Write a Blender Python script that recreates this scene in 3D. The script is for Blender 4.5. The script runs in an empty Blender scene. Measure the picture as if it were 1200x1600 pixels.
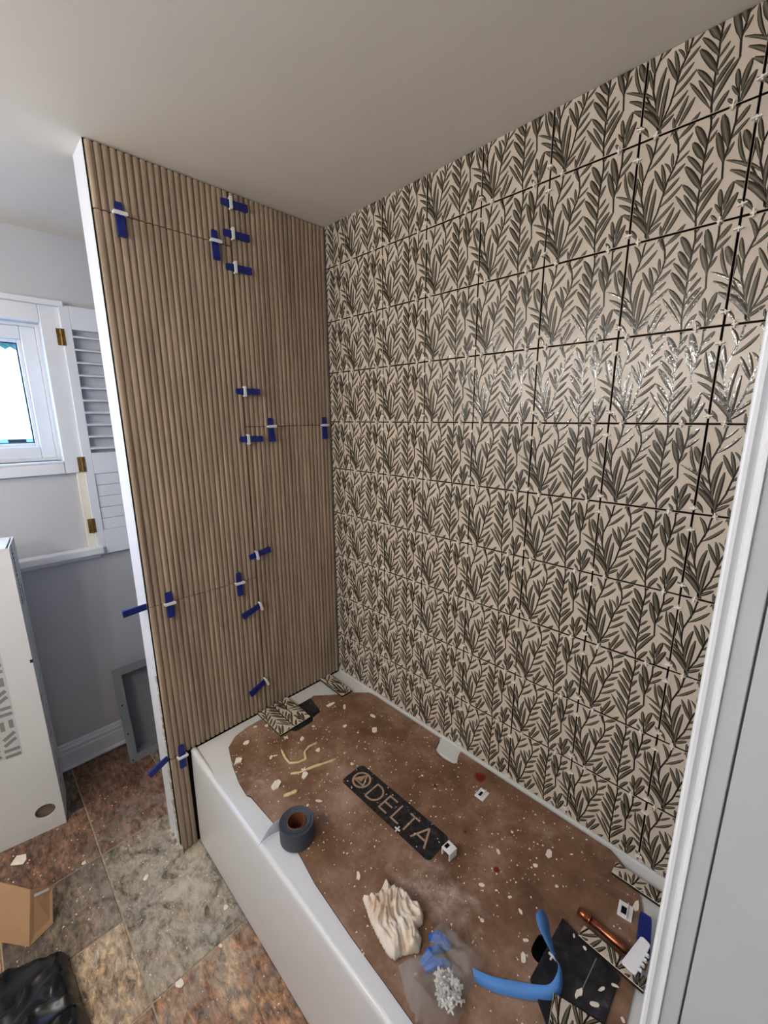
import bpy, bmesh, math, random
from mathutils import Vector, Matrix, noise

random.seed(7)
SC = bpy.context.scene
COL = SC.collection

# ------------------------------------------------------------------ camera
CAM = Vector((1.5201, -1.1862, 1.6872))
RIGHT = Vector((0.7071, 0.7070, -0.0058))
UP = Vector((-0.1517, 0.1598, 0.9754))
FWD = Vector((-0.6906, 0.6889, -0.2203))
FPX = 657.86                      # focal length in pixels of the 1200x1600 frame
cd = bpy.data.cameras.new('camera'); cam = bpy.data.objects.new('camera', cd); COL.objects.link(cam)
cd.sensor_fit = 'HORIZONTAL'; cd.sensor_width = 36.0; cd.lens = FPX / 1200 * 36.0
cd.clip_start = 0.02
cam.matrix_world = Matrix(((RIGHT.x, UP.x, -FWD.x, CAM.x), (RIGHT.y, UP.y, -FWD.y, CAM.y), (RIGHT.z, UP.z, -FWD.z, CAM.z), (0, 0, 0, 1)))
SC.camera = cam

# ------------------------------------------------------------------ world, lights, exposure
w = bpy.data.worlds.new('sky'); SC.world = w; w.use_nodes = True
bg = w.node_tree.nodes['Background']; bg.inputs[0].default_value = (0.24, 0.50, 1.0, 1); bg.inputs[1].default_value = 17.0
SC.view_settings.view_transform = 'Standard'; SC.view_settings.look = 'None'
SC.view_settings.gamma = 1.0; SC.view_settings.use_curve_mapping = False
SC.view_settings.exposure = 0.0

def add_light(name, kind, loc, energy, color, **kw):
    l = bpy.data.lights.new(name, kind); l.energy = energy; l.color = color
    for k, v in kw.items(): setattr(l, k, v)
    o = bpy.data.objects.new(name, l); COL.objects.link(o); o.location = loc
    return o
# the bulbs of the vanity light on the opposite wall (their reflection shows in the glazed leaf tiles)
for k, x in enumerate((-0.30, 0.18, 0.70, 1.12)):
    add_light('vanity_bulb_light', 'POINT', (x, -2.22, 1.97), 14.5, (1.0, 0.955, 0.90), shadow_soft_size=0.038)
pl = add_light('window_portal', 'AREA', (-0.93, -1.30, 1.80), 1.0, (1, 1, 1), shape='RECTANGLE', size=0.9, size_y=0.6)
pl.rotation_euler = (math.radians(90), 0, math.radians(-90)); pl.data.cycles.is_portal = True

# ------------------------------------------------------------------ helpers
def lin(c):
    return tuple(((v / 255) / 12.92 if v / 255 <= 0.04045 else ((v / 255 + 0.055) / 1.055) ** 2.4) for v in c) + (1.0,)

def at(u, v, ax, val):
    """the point of the plane (axis ax = val) seen at pixel u, v of the 1200x1600 frame"""
    d = RIGHT * ((u - 600) / FPX) - UP * ((v - 800) / FPX) + FWD
    t = (val - CAM[ax]) / d[ax]
    return CAM + d * t

class Nodes:
    def __init__(self, name, rough=0.6, spec=0.4, metal=0.0):
        self.m = bpy.data.materials.new(name); self.m.use_nodes = True
        self.t = self.m.node_tree; self.b = self.t.nodes['Principled BSDF']
        self.b.inputs['Roughness'].default_value = rough
        self.b.inputs['Specular IOR Level'].default_value = spec
        self.b.inputs['Metallic'].default_value = metal
    def n(self, typ, **kw):
        x = self.t.nodes.new(typ)
        for k, v in kw.items(): setattr(x, k, v)
        return x
    def l(self, a, b): self.t.links.new(a, b)
    def coords(self, scale=(1, 1, 1), kind='Object', rot=(0, 0, 0)):
        tc = self.n('ShaderNodeTexCoord'); mp = self.n('ShaderNodeMapping')
        mp.inputs['Scale'].default_value = scale; mp.inputs['Rotation'].default_value = rot
        self.l(tc.outputs[kind], mp.inputs[0]); return mp.outputs[0]
    def noise(self, vec, scale, detail=4, rough=0.55, dist=0.0):
        x = self.n('ShaderNodeTexNoise'); x.inputs['Scale'].default_value = scale; x.inputs['Detail'].default_value = detail
        x.inputs['Roughness'].default_value = rough; x.inputs['Distortion'].default_value = dist
        self.l(vec, x.inputs['Vector']); return x.outputs['Fac']
    def ramp(self, fac, stops, mode='LINEAR'):
        r = self.n('ShaderNodeValToRGB'); r.color_ramp.interpolation = mode
        e = r.color_ramp.elements
        while len(e) < len(stops): e.new(0.5)
        for el, (p, c) in zip(e, stops): el.position = p; el.color = c
        self.l(fac, r.inputs[0]); return r.outputs[0]
    def mix(self, fac, a, b, blend='MIX'):
        x = self.n('ShaderNodeMix', data_type='RGBA', blend_type=blend)
        if isinstance(fac, (int, float)): x.inputs[0].default_value = fac
        else: self.l(fac, x.inputs[0])
        for s, v in ((6, a), (7, b)):
            if isinstance(v, tuple): x.inputs[s].default_value = v
            else: self.l(v, x.inputs[s])
        return x.outputs[2]
    def math(self, op, a, b=None):
        x = self.n('ShaderNodeMath', operation=op)
        for i, v in enumerate((a, b)):
            if v is None: continue
            if isinstance(v, (int, float)): x.inputs[i].default_value = v
            else: self.l(v, x.inputs[i])
        return x.outputs[0]
    def color(self, c):
        if isinstance(c, tuple): self.b.inputs['Base Color'].default_value = c
        else: self.l(c, self.b.inputs['Base Color'])
        return self
    def bump(self, h, strength=0.3, dist=0.002):
        x = self.n('ShaderNodeBump'); x.inputs['Strength'].default_value = strength; x.inputs['Distance'].default_value = dist
        self.l(h, x.inputs['Height']); self.l(x.outputs[0], self.b.inputs['Normal']); return self

def plain(name, c, rough=0.55, spec=0.4, metal=0.0, var=0.06, scale=9.0, bump=0.0):
    """a paint or plastic: one colour with faint mottling"""
    N = Nodes(name, rough, spec, metal); v = N.coords()
    f = N.noise(v, scale, 5)
    a = lin(c); d = tuple(x * (1 - var * 2) for x in a[:3]) + (1,); u = tuple(min(1, x * (1 + var)) for x in a[:3]) + (1,)
    N.color(N.ramp(f, [(0.3, d), (0.7, u)]))
    if bump: N.bump(N.noise(v, scale * 12, 3), bump, 0.001)
    return N.m

def tag(o, label=None, cat=None, group=None, kind=None):
    if label: o['label'] = label
    if cat: o['category'] = cat
    if group: o['group'] = group
    if kind: o['kind'] = kind
    return o

def empty(name, loc=(0, 0, 0), rot=(0, 0, 0)):
    o = bpy.data.objects.new(name, None); COL.objects.link(o); o.location = loc; o.rotation_euler = rot
    o.empty_display_size = 0.05
    return o

def link(name, me, parent=None, loc=None, rot=None):
    o = bpy.data.objects.new(name, me); COL.objects.link(o)
    if parent: o.parent = parent
    if loc is not None: o.location = loc
    if rot is not None: o.rotation_euler = rot
    return o

def mk(name, vs, fs, mats, parent=None, smooth=False, fm=None, loc=None, rot=None, fix=True):
    me = bpy.data.meshes.new(name); me.from_pydata([tuple(v) for v in vs], [], fs)
    for m in (mats if isinstance(mats, (list, tuple)) else [mats]): me.materials.append(m)
    if fm: me.polygons.foreach_set('material_index', fm)
    if fix:
        bm = bmesh.new(); bm.from_mesh(me); bmesh.ops.recalc_face_normals(bm, faces=bm.faces); bm.to_mesh(me); bm.free()
    if smooth: me.polygons.foreach_set('use_smooth', [True] * len(me.polygons))
    me.update()
    return link(name, me, parent, loc, rot)

class MB:
    """collects shapes for ONE mesh"""
    def __init__(self): self.v = []; self.f = []
    def add(self, vs, fs):
        k = len(self.v); self.v += [Vector(v) for v in vs]; self.f += [tuple(i + k for i in f) for f in fs]; return self
    def box(self, a, b, mat=None):
        x0, y0, z0 = a; x1, y1, z1 = b
        vs = [Vector(p) for p in ((x0, y0, z0), (x1, y0, z0), (x1, y1, z0), (x0, y1, z0), (x0, y0, z1), (x1, y0, z1), (x1, y1, z1), (x0, y1, z1))]
        if mat: vs = [mat @ v for v in vs]
        return self.add(vs, [(0, 3, 2, 1), (4, 5, 6, 7), (0, 1, 5, 4), (1, 2, 6, 5), (2, 3, 7, 6), (3, 0, 4, 7)])
    def prism(self, poly, h0, h1, mat=None):
        n = len(poly)
        vs = [Vector((p[0], p[1], h0)) for p in poly] + [Vector((p[0], p[1], h1)) for p in poly]
        if mat: vs = [mat @ v for v in vs]
        return self.add(vs, [tuple(range(n))[::-1], tuple(range(n, 2 * n))] + [(i, (i + 1) % n, n + (i + 1) % n, n + i) for i in range(n)])
    def tube(self, pts, r, seg=10, flat=1.0):
        pts = [Vector(p) for p in pts]; n = len(pts); rs = r if isinstance(r, (list, tuple)) else [r] * n
        vs = []
        for i, p in enumerate(pts):
            t = (pts[min(i + 1, n - 1)] - pts[max(i - 1, 0)]).normalized()
            a = t.cross(Vector((0, 0, 1)));  a = a.normalized() if a.length > 1e-4 else Vector((1, 0, 0))
            b = a.cross(t)
            for k in range(seg):
                q = 2 * math.pi * k / seg; vs.append(p + a * math.cos(q) * rs[i] + b * math.sin(q) * rs[i] * flat)
        fs = [(i * seg + k, i * seg + (k + 1) % seg, (i + 1) * seg + (k + 1) % seg, (i + 1) * seg + k) for i in range(n - 1) for k in range(seg)]
        fs += [tuple(range(seg))[::-1], tuple(range((n - 1) * seg, n * seg))]
        return self.add(vs, fs)
    def lathe(self, prof, seg=32, c=(0, 0, 0), closed=False):
        n = len(prof); vs = []
        for k in range(seg):
            q = 2 * math.pi * k / seg
            for r, z in prof: vs.append((c[0] + r * math.cos(q), c[1] + r * math.sin(q), c[2] + z))
        fs = [(k * n + i, ((k + 1) % seg) * n + i, ((k + 1) % seg) * n + i + 1, k * n + i + 1) for k in range(seg) for i in range(n - 1)]
        if closed: fs += [(k * n + n - 1, ((k + 1) % seg) * n + n - 1, ((k + 1) % seg) * n, k * n) for k in range(seg)]
        return self.add(vs, fs)
    def build(self, name, m, parent=None, bevel=0, smooth=False, seg=2, **kw):
        o = mk(name, self.v, self.f, m, parent, smooth, **kw)
        if bevel:
            bm = bmesh.new(); bm.from_mesh(o.data)
            es = [e for e in bm.edges if len(e.link_faces) == 2 and e.calc_face_angle(0) > 0.5]
            bmesh.ops.bevel(bm, geom=es, offset=bevel, segments=seg, affect='EDGES', profile=0.5, clamp_overlap=True)
            bm.to_mesh(o.data); bm.free()
        return o

def inside(p, poly):
    x, y = p; r = False; n = len(poly)
    for i in range(n):
        x1, y1 = poly[i]; x2, y2 = poly[(i + 1) % n]
        if (y1 > y) != (y2 > y) and x < (x2 - x1) * (y - y1) / (y2 - y1) + x1: r = not r
    return r
def edge_dist(p, poly):
    d = 9; n = len(poly); P0 = Vector(p)
    for i in range(n):
        a = Vector(poly[i]); b = Vector(poly[(i + 1) % n]); ab = b - a
        t = max(0, min(1, (P0 - a).dot(ab) / max(1e-9, ab.dot(ab)))); d = min(d, (P0 - a - ab * t).length)
    return d

def drape(name, poly, zfun, m, parent=None, step=0.005, thick=0.0012, smooth=True):
    """a soft sheet over an outline: a grid whose rim follows the outline, heights from zfun(x, y, distance to the rim)"""
    xs = [p[0] for p in poly]; ys = [p[1] for p in poly]
    nx = int((max(xs) - min(xs)) / step) + 3; ny = int((max(ys) - min(ys)) / step) + 3
    x0 = min(xs) - step; y0 = min(ys) - step
    idx = {}; vs = []; fs = []
    def vert(i, j):
        if (i, j) not in idx:
            x, y = x0 + i * step, y0 + j * step
            d = edge_dist((x, y), poly)
            if not inside((x, y), poly):      # pull outside corners on to the outline
                best = None; bd = 9
                for k in range(len(poly)):
                    a = Vector(poly[k]); b = Vector(poly[(k + 1) % len(poly)]); ab = b - a
                    t = max(0, min(1, (Vector((x, y)) - a).dot(ab) / max(1e-9, ab.dot(ab)))); q = a + ab * t
                    if (q - Vector((x, y))).length < bd: bd = (q - Vector((x, y))).length; best = q
                x, y = best; d = 0
            idx[(i, j)] = len(vs); vs.append((x, y, zfun(x, y, d)))
        return idx[(i, j)]
    for i in range(nx):
        for j in range(ny):
            if inside((x0 + (i + .5) * step, y0 + (j + .5) * step), poly):
                fs.append((vert(i, j), vert(i + 1, j), vert(i + 1, j + 1), vert(i, j + 1)))
    o = mk(name, vs, fs, m, parent, smooth)
    s = o.modifiers.new('thickness', 'SOLIDIFY'); s.thickness = thick; s.offset = -1
    return o

def copy_tree(o, parent=None):
    c = o.copy(); COL.objects.link(c); c.parent = parent
    for ch in list(o.children): copy_tree(ch, c)
    return c

# ------------------------------------------------------------------ materials
M = {}
M['ceiling'] = plain('ceiling_paint', (224, 218, 208), 0.85, 0.2, var=0.02, scale=3)
M['wall'] = plain('grey_wall_paint', (196, 197, 200), 0.6, 0.3, var=0.02, scale=4)
M['white'] = plain('white_trim_paint', (226, 229, 234), 0.38, 0.45, var=0.02, scale=6)
M['cream'] = plain('cream_trim_paint', (224, 219, 203), 0.5, 0.4, var=0.04, scale=12)
M['casing'] = plain('door_casing_paint', (178, 181, 184), 0.42, 0.45, var=0.03, scale=7)
M['dark'] = plain('dark_mortar', (34, 30, 27), 0.9, 0.1, var=0.2, scale=40)
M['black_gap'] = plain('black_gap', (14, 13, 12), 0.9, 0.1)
M['tub'] = plain('tub_enamel', (220, 221, 220), 0.22, 0.5, var=0.015, scale=5)
M['brass'] = plain('aged_brass', (150, 116, 62), 0.38, 0.5, 0.9, var=0.2, scale=60)
M['steel'] = plain('screw_steel', (70, 66, 60), 0.4, 0.5, 0.9)
M['niche'] = plain('grey_niche_plastic', (128, 133, 136), 0.5, 0.4, var=0.05, scale=8)
M['blue'] = plain('dark_blue_plastic', (16, 36, 122), 0.35, 0.5, var=0.06, scale=20)
M['clip'] = plain('white_nylon', (238, 238, 240), 0.4, 0.5, var=0.02)
M['spacer'] = plain('offwhite_spacer', (240, 234, 222), 0.5, 0.4, var=0.03)
M['chip'] = plain('plaster_white', (242, 230, 214), 0.9, 0.1, var=0.08, scale=60)
M['glue'] = plain('dried_yellow_glue', (222, 200, 152), 0.55, 0.4, var=0.1, scale=80)
M['carton'] = plain('brown_cardboard', (188, 150, 114), 0.8, 0.2, var=0.05, scale=14)
M['white_carton'] = plain('white_carton', (226, 226, 224), 0.6, 0.3, var=0.02, scale=5)
M['ink'] = plain('black_ink', (44, 44, 50), 0.7, 0.2)
M['print_grey'] = plain('grey_print', (142, 141, 136), 0.6, 0.3, var=0.05, scale=30)
M['print_white'] = plain('pale_print', (205, 207, 205), 0.6, 0.3, var=0.03)
M['tape_blue'] = plain('blue_tape', (92, 150, 222), 0.42, 0.4, var=0.05, scale=25)
M['bag_blue'] = plain('blue_plastic_bits', (18, 104, 196), 0.35, 0.5, var=0.1, scale=30)
M['core'] = plain('brown_paper_core', (116, 70, 50), 0.8, 0.2, var=0.08, scale=40)
M['roll'] = plain('slate_membrane', (70, 74, 84), 0.6, 0.35, var=0.06, scale=40)
M['wood_stub'] = plain('raw_pine', (205, 172, 128), 0.8, 0.2, var=0.1, scale=30)
M['plaster'] = plain('broken_plaster', (196, 188, 174), 0.95, 0.1, var=0.18, scale=40, bump=0.6)
M['black_sheet'] = None

def m_copper():
    N = Nodes('copper', 0.28, 0.5, 1.0); v = N.coords(); f = N.noise(v, 40, 5)
    N.color(N.ramp(f, [(0.3, lin((128, 66, 46))), (0.7, lin((206, 130, 96)))])); return N.m
M['copper'] = m_copper()
M['hole_wood'] = plain('greyish_wood', (140, 126, 106), 0.7, 0.2, var=0.2, scale=30)

def m_flute():
    N = Nodes('fluted_oak_porcelain', 0.55, 0.35)
    tc = N.n('ShaderNodeTexCoord'); oi = N.n('ShaderNodeObjectInfo')
    off = N.n('ShaderNodeVectorMath', operation='SCALE'); off.inputs[0].default_value = (13, 7, 5); N.l(oi.outputs['Random'], off.inputs['Scale'])
    ad = N.n('ShaderNodeVectorMath', operation='ADD'); N.l(tc.outputs['Object'], ad.inputs[0]); N.l(off.outputs[0], ad.inputs[1])
    mp = N.n('ShaderNodeMapping'); mp.inputs['Scale'].default_value = (40, 40, 0.5); N.l(ad.outputs[0], mp.inputs[0])
    g = N.noise(mp.outputs[0], 3.2, 6, 0.62, 0.12)
    mp2 = N.n('ShaderNodeMapping'); mp2.inputs['Scale'].default_value = (9, 9, 1.2); N.l(ad.outputs[0], mp2.inputs[0])
    b = N.noise(mp2.outputs[0], 2.0, 3)
    c1 = N.ramp(g, [(0.30, lin((154, 138, 122))), (0.5, lin((181, 164, 146))), (0.72, lin((199, 183, 165)))])
    c2 = N.ramp(b, [(0.3, lin((214, 208, 200))), (0.7, lin((255, 250, 242)))])
    N.color(N.mix(1.0, c1, c2, 'MULTIPLY')); N.bump(g, 0.06, 0.001); return N.m
M['flute'] = m_flute()

def m_tile_body():
    N = Nodes('beige_tile_glaze', 0.30, 0.45); v = N.coords()
    f = N.noise(v, 7, 5)
    N.color(N.ramp(f, [(0.25, lin((192, 178, 160))), (0.75, lin((212, 199, 182)))]))
    N.bump(N.noise(v, 22, 3), 0.10, 0.003); return N.m
M['tile'] = m_tile_body()

def m_leaf():
    N = Nodes('leaf_glaze', 0.09, 0.5)
    uv = N.n('ShaderNodeUVMap'); sp = N.n('ShaderNodeSeparateXYZ'); N.l(uv.outputs[0], sp.inputs[0])
    mp = N.n('ShaderNodeMapping'); mp.inputs['Scale'].default_value = (3, 22, 1); N.l(uv.outputs[0], mp.inputs[0])
    br = N.noise(mp.outputs[0], 1.2, 4, 0.6)
    # brush-painted leaf: darker rim and stalk, paler belly
    e = N.math('ABSOLUTE', N.math('SUBTRACT', sp.outputs[1], 0.42))
    f = N.math('ADD', N.math('MULTIPLY', e, 1.25), N.math('MULTIPLY', N.math('SUBTRACT', br, 0.5), 0.55))
    N.color(N.ramp(f, [(0.0, lin((116, 110, 94))), (0.24, lin((84, 78, 64))), (0.5, lin((38, 32, 25)))]))
    v = N.coords(); N.bump(N.noise(v, 130, 3), 0.22, 0.002); return N.m
M['leaf'] = m_leaf()

def m_board():
    N = Nodes('brown_hardboard', 0.62, 0.3); v = N.coords()
    base = N.ramp(N.noise(v, 6, 9, 0.68), [(0.32, lin((98, 70, 51))), (0.50, lin((128, 97, 76))), (0.70, lin((168, 140, 122)))])
    # dusty smears
    dust = N.ramp(N.noise(v, 7, 8, 0.7, 0.8), [(0.54, (0, 0, 0, 1)), (0.75, (1, 1, 1, 1))])
    c = N.mix(N.math('MULTIPLY', dust, 0.40), base, lin((182, 158, 142)))
    sc = N.coords((1, 9, 1), rot=(0, 0, 0.7))
    scr = N.ramp(N.noise(sc, 9, 6, 0.7, 1.2), [(0.66, (0, 0, 0, 1)), (0.72, (1, 1, 1, 1))])
    c = N.mix(N.math('MULTIPLY', scr, 0.3), c, lin((186, 160, 140)))
    tc = N.n('ShaderNodeTexCoord')
    wn = N.n('ShaderNodeTexNoise'); wn.inputs['Scale'].default_value = 28; wn.inputs['Detail'].default_value = 5; N.l(tc.outputs['Object'], wn.inputs['Vector'])
    fine = N.ramp(N.noise(v, 34, 9, 0.75, 0.6), [(0.40, (0.05, 0.05, 0.05, 1)), (0.62, (1, 1, 1, 1))])
    def spot(px, rad, col, amt, wob, sharp, c, ax=(1, 1, 1)):
        s = N.n('ShaderNodeVectorMath', operation='SUBTRACT'); N.l(tc.outputs['Object'], s.inputs[0]); s.inputs[1].default_value = px
        m = N.n('ShaderNodeVectorMath', operation='MULTIPLY'); N.l(s.outputs[0], m.inputs[0]); m.inputs[1].default_value = ax
        ln = N.n('ShaderNodeVectorMath', operation='LENGTH'); N.l(m.outputs[0], ln.inputs[0])
        d = N.math('ADD', ln.outputs['Value'], N.math('MULTIPLY', N.math('SUBTRACT', wn.outputs['Fac'], 0.5), wob))
        k = N.ramp(N.math('DIVIDE', d, rad), [(sharp, (1, 1, 1, 1)), (1.0, (0, 0, 0, 1))])
        return N.mix(N.math('MULTIPLY', k, amt), c, col)
    for (u, q, r) in ((750, 1214, 0.024), (681, 1227, 0.009), (776, 1358, 0.011), (727, 1299, 0.007)):
        c = spot(tuple(at(u, q, 2, 0.4365)), r, lin((112, 14, 18)), 0.95, r * 1.2, 0.55, c)
    for (u, q, r, a, s) in ((668, 1382, 0.13, 0.75, (1, 1.5, 1)), (405, 1225, 0.11, 0.5, (1, 1.6, 1)), (715, 1400, 0.08, 0.7, (1, 1.6, 1)), (452, 1330, 0.07, 0.3, (1, 1, 1)), (560, 1330, 0.1, 0.25, (1, 2, 1))):
        c = spot(tuple(at(u, q, 2, 0.4365)), r, lin((190, 172, 160)), N.math('MULTIPLY', fine, a), r * 2.5, 0.0, c, s)
    N.color(c); N.bump(N.noise(v, 60, 4), 0.15, 0.001); return N.m
M['board'] = m_board()
M['board_edge'] = plain('dark_board_edge', (70, 46, 34), 0.8, 0.2, var=0.15, scale=30)

def m_plate():
    N = Nodes('black_logo_print', 0.6, 0.3); v = N.coords()
    f = N.ramp(N.noise(v, 60, 6, 0.7), [(0.45, lin((26, 24, 25))), (0.62, lin((52, 50, 52))), (0.78, lin((116, 114, 116)))])
    N.color(f); return N.m
M['plate'] = m_plate()
M['letters'] = plain('brown_lettering', (176, 146, 124), 0.65, 0.3, var=0.12, scale=40)

def m_black_sheet():
    N = Nodes('black_rubber', 0.55, 0.35); v = N.coords()
    N.color(N.ramp(N.noise(v, 26, 8, 0.72), [(0.42, lin((22, 21, 24))), (0.6, lin((44, 43, 48))), (0.78, lin((120, 118, 122)))])); return N.m
M['black_sheet'] = m_black_sheet()
M['black_side'] = plain('black_tile_edge', (24, 22, 20), 0.7, 0.3)

def m_slate(name, cols, seed):
    N = Nodes(name, 0.5, 0.4)
    tc = N.n('ShaderNodeTexCoord'); ad = N.n('ShaderNodeVectorMath', operation='ADD'); ad.inputs[1].default_value = (seed * 3.1, seed * 1.7, 0)
    N.l(tc.outputs['Object'], ad.inputs[0]); v = ad.outputs[0]
    mp = N.n('ShaderNodeMapping'); mp.inputs['Rotation'].default_value = (0, 0, 0.5); mp.inputs['Scale'].default_value = (1, 2.2, 1); N.l(v, mp.inputs[0])
    a = N.noise(mp.outputs[0], 4.0, 10, 0.7, 0.7)
    b = N.noise(mp.outputs[0], 26, 8, 0.7, 0.4)
    c = N.ramp(a, [(0.28, lin(cols[0])), (0.47, lin(cols[1])), (0.62, lin(cols[2])), (0.78, lin(cols[3]))])
    k = N.ramp(b, [(0.38, lin((104, 96, 90))), (0.52, lin((225, 220, 214))), (0.66, (1.5, 1.4, 1.25, 1))])
    c = N.mix(1.0, c, k, 'MULTIPLY')
    # pale mortar dust, strongest by the foot of the partition
    s = N.n('ShaderNodeVectorMath', operation='SUBTRACT'); N.l(tc.outputs['Object'], s.inputs[0]); s.inputs[1].default_value = (0.10, -0.84, 0)
    m2 = N.n('ShaderNodeVectorMath', operation='MULTIPLY'); N.l(s.outputs[0], m2.inputs[0]); m2.inputs[1].default_value = (1, 1.6, 0)
    ln = N.n('ShaderNodeVectorMath', operation='LENGTH'); N.l(m2.outputs[0], ln.inputs[0])
    near = N.ramp(ln.outputs['Value'], [(0.05, (1, 1, 1, 1)), (0.60, (0.12, 0.12, 0.12, 1))])
    dn = N.ramp(N.noise(v, 14, 8, 0.7, 1.0), [(0.36, (0, 0, 0, 1)), (0.60, (1, 1, 1, 1))])
    c = N.mix(N.math('MULTIPLY', N.math('MULTIPLY', near, dn), 0.95), c, lin((206, 196, 180)))
    N.color(c); N.bump(b, 0.9, 0.006); return N.m
SL = [m_slate('slate_rust', [(72, 50, 40), (126, 88, 68), (160, 118, 92), (176, 148, 124)], 1),
      m_slate('slate_grey', [(66, 62, 58), (134, 126, 112), (176, 158, 132), (150, 108, 82)], 2),
      m_slate('slate_tan', [(112, 74, 52), (172, 124, 88), (206, 170, 130), (158, 148, 138)], 3),
      m_slate('slate_dusk', [(54, 48, 44), (104, 90, 78), (142, 122, 102), (160, 124, 94)], 4),
      m_slate('slate_cream', [(136, 100, 74), (200, 172, 138), (226, 206, 176), (160, 146, 130)], 5)]
M['grout'] = plain('sandy_grout', (176, 160, 134), 0.95, 0.1, var=0.15, scale=40)

def m_cloth():
    N = Nodes('cream_rag', 0.9, 0.15); v = N.coords()
    N.color(N.ramp(N.noise(v, 14, 4), [(0.3, lin((196, 166, 140))), (0.5, lin((226, 208, 188))), (0.75, lin((226, 222, 214)))]))
    N.bump(N.noise(v, 300, 2), 0.2, 0.001); return N.m
M['cloth'] = m_cloth()

def m_film(name, tint, alpha, rough):
    N = Nodes(name, rough, 0.5)
    N.color(lin(tint)); tr = N.n('ShaderNodeBsdfTransparent'); tr.inputs[0].default_value = (0.96, 0.97, 0.98, 1)
    mx = N.n('ShaderNodeMixShader'); mx.inputs[0].default_value = alpha
    out = N.t.nodes['Material Output']; N.l(tr.outputs[0], mx.inputs[1]); N.l(N.b.outputs[0], mx.inputs[2]); N.l(mx.outputs[0], out.inputs[0]); return N.m
M['film'] = m_film('clear_bag_film', (226, 224, 220), 0.11, 0.06)
M['tail'] = m_film('clear_backing_film', (176, 176, 190), 0.5, 0.2)
M['glass'] = m_film('window_glass', (200, 220, 235), 0.06, 0.02)
M['poly'] = plain('black_poly_film', (9, 10, 13), 0.27, 0.45, var=0.3, scale=8)
M['foliage'] = plain('outdoor_foliage', (58, 110, 92), 0.8, 0.2, var=0.4, scale=6)
M['house'] = plain('outdoor_siding', (212, 214, 214), 0.7, 0.2)
M['house_glass'] = plain('outdoor_window', (82, 104, 118), 0.2, 0.5)
M['bark'] = plain('outdoor_bark', (70, 58, 48), 0.9, 0.1)
M['lawn'] = plain('outdoor_paving', (150, 150, 146), 0.9, 0.1)

# ================================================================== the setting
H = 2.436            # ceiling
P = 0.2045           # pitch of the leaf tiles
DECK = 0.430         # top of the tub rim
XF = -0.84           # far wall
XN = 1.4880           # near end wall of the tub alcove
YB = -2.40           # wall with the vanity, behind the camera
XE = 2.50

def struct(o): o['kind'] = 'structure'; return o

# floor: grout bed with slate-look tiles, each its own piece
fl = struct(MB().box((XF - .1, YB - .1, -0.06), (XE + .1, 0.1, -0.003)).build('floor', M['grout']))
G = 0.0025
def ftile(x0, x1, y0, y1, m):
    h = random.uniform(-0.0006, 0.0008)
    MB().box((x0 + G, y0 + G, -0.012), (x1 - G, y1 - G, h)).build('tile', SL[m], fl, bevel=0.0015, seg=1)
YS = -1.046
for (x0, x1, m) in ((-.84, -.22, 0), (-.22, .396, 1), (.396, 1.01, 2), (1.01, 1.63, 3), (1.63, 2.5, 4)): ftile(x0, x1, YS, -.741, m)
for (x0, x1, m) in ((-.84, -.52, 3), (-.52, -.22, 0), (-.22, .096, 3), (.096, .40, 4), (.40, 1.01, 2), (1.01, 1.63, 0), (1.63, 2.5, 1)): ftile(x0, x1, YS - .305, YS, m)
for j in range(4):
    for i in range(6):
        x0 = -.84 + i * .61 - (.3 if j % 2 else 0)
        ftile(max(-.84, x0), min(2.5, x0 + .61), max(YB, YS - .305 * (j + 2)), YS - .305 * (j + 1), (i * 2 + j) % 5)
for (x0, x1, m) in ((-.84, -.53, 1), (-.53, -.13, 0)): ftile(x0, x1, -.741, -.44, m); ftile(x0, x1, -.44, 0.0, (m + 2) % 5)

struct(MB().box((XF - .2, YB - .1, H), (XE + .1, 0.1, H + .08)).build('ceiling', M['ceiling']))

# wall behind the leaf tiles
wr = struct(MB().box((XF - .1, 0.0105, 0), (XE, 0.12, H)).build('wall_right', M['dark']))
struct(MB().box((XF - .1, YB - .12, 0), (XE, YB, H)).build('wall_left', M['wall']))
struct(MB().box((XE, YB - .1, 0), (XE + .1, 0.12, H)).build('wall_behind', M['wall']))
struct(MB().box((XN, -.775, 0), (XE, 0.0105, H)).build('wall_near', M['wall']))

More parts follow.
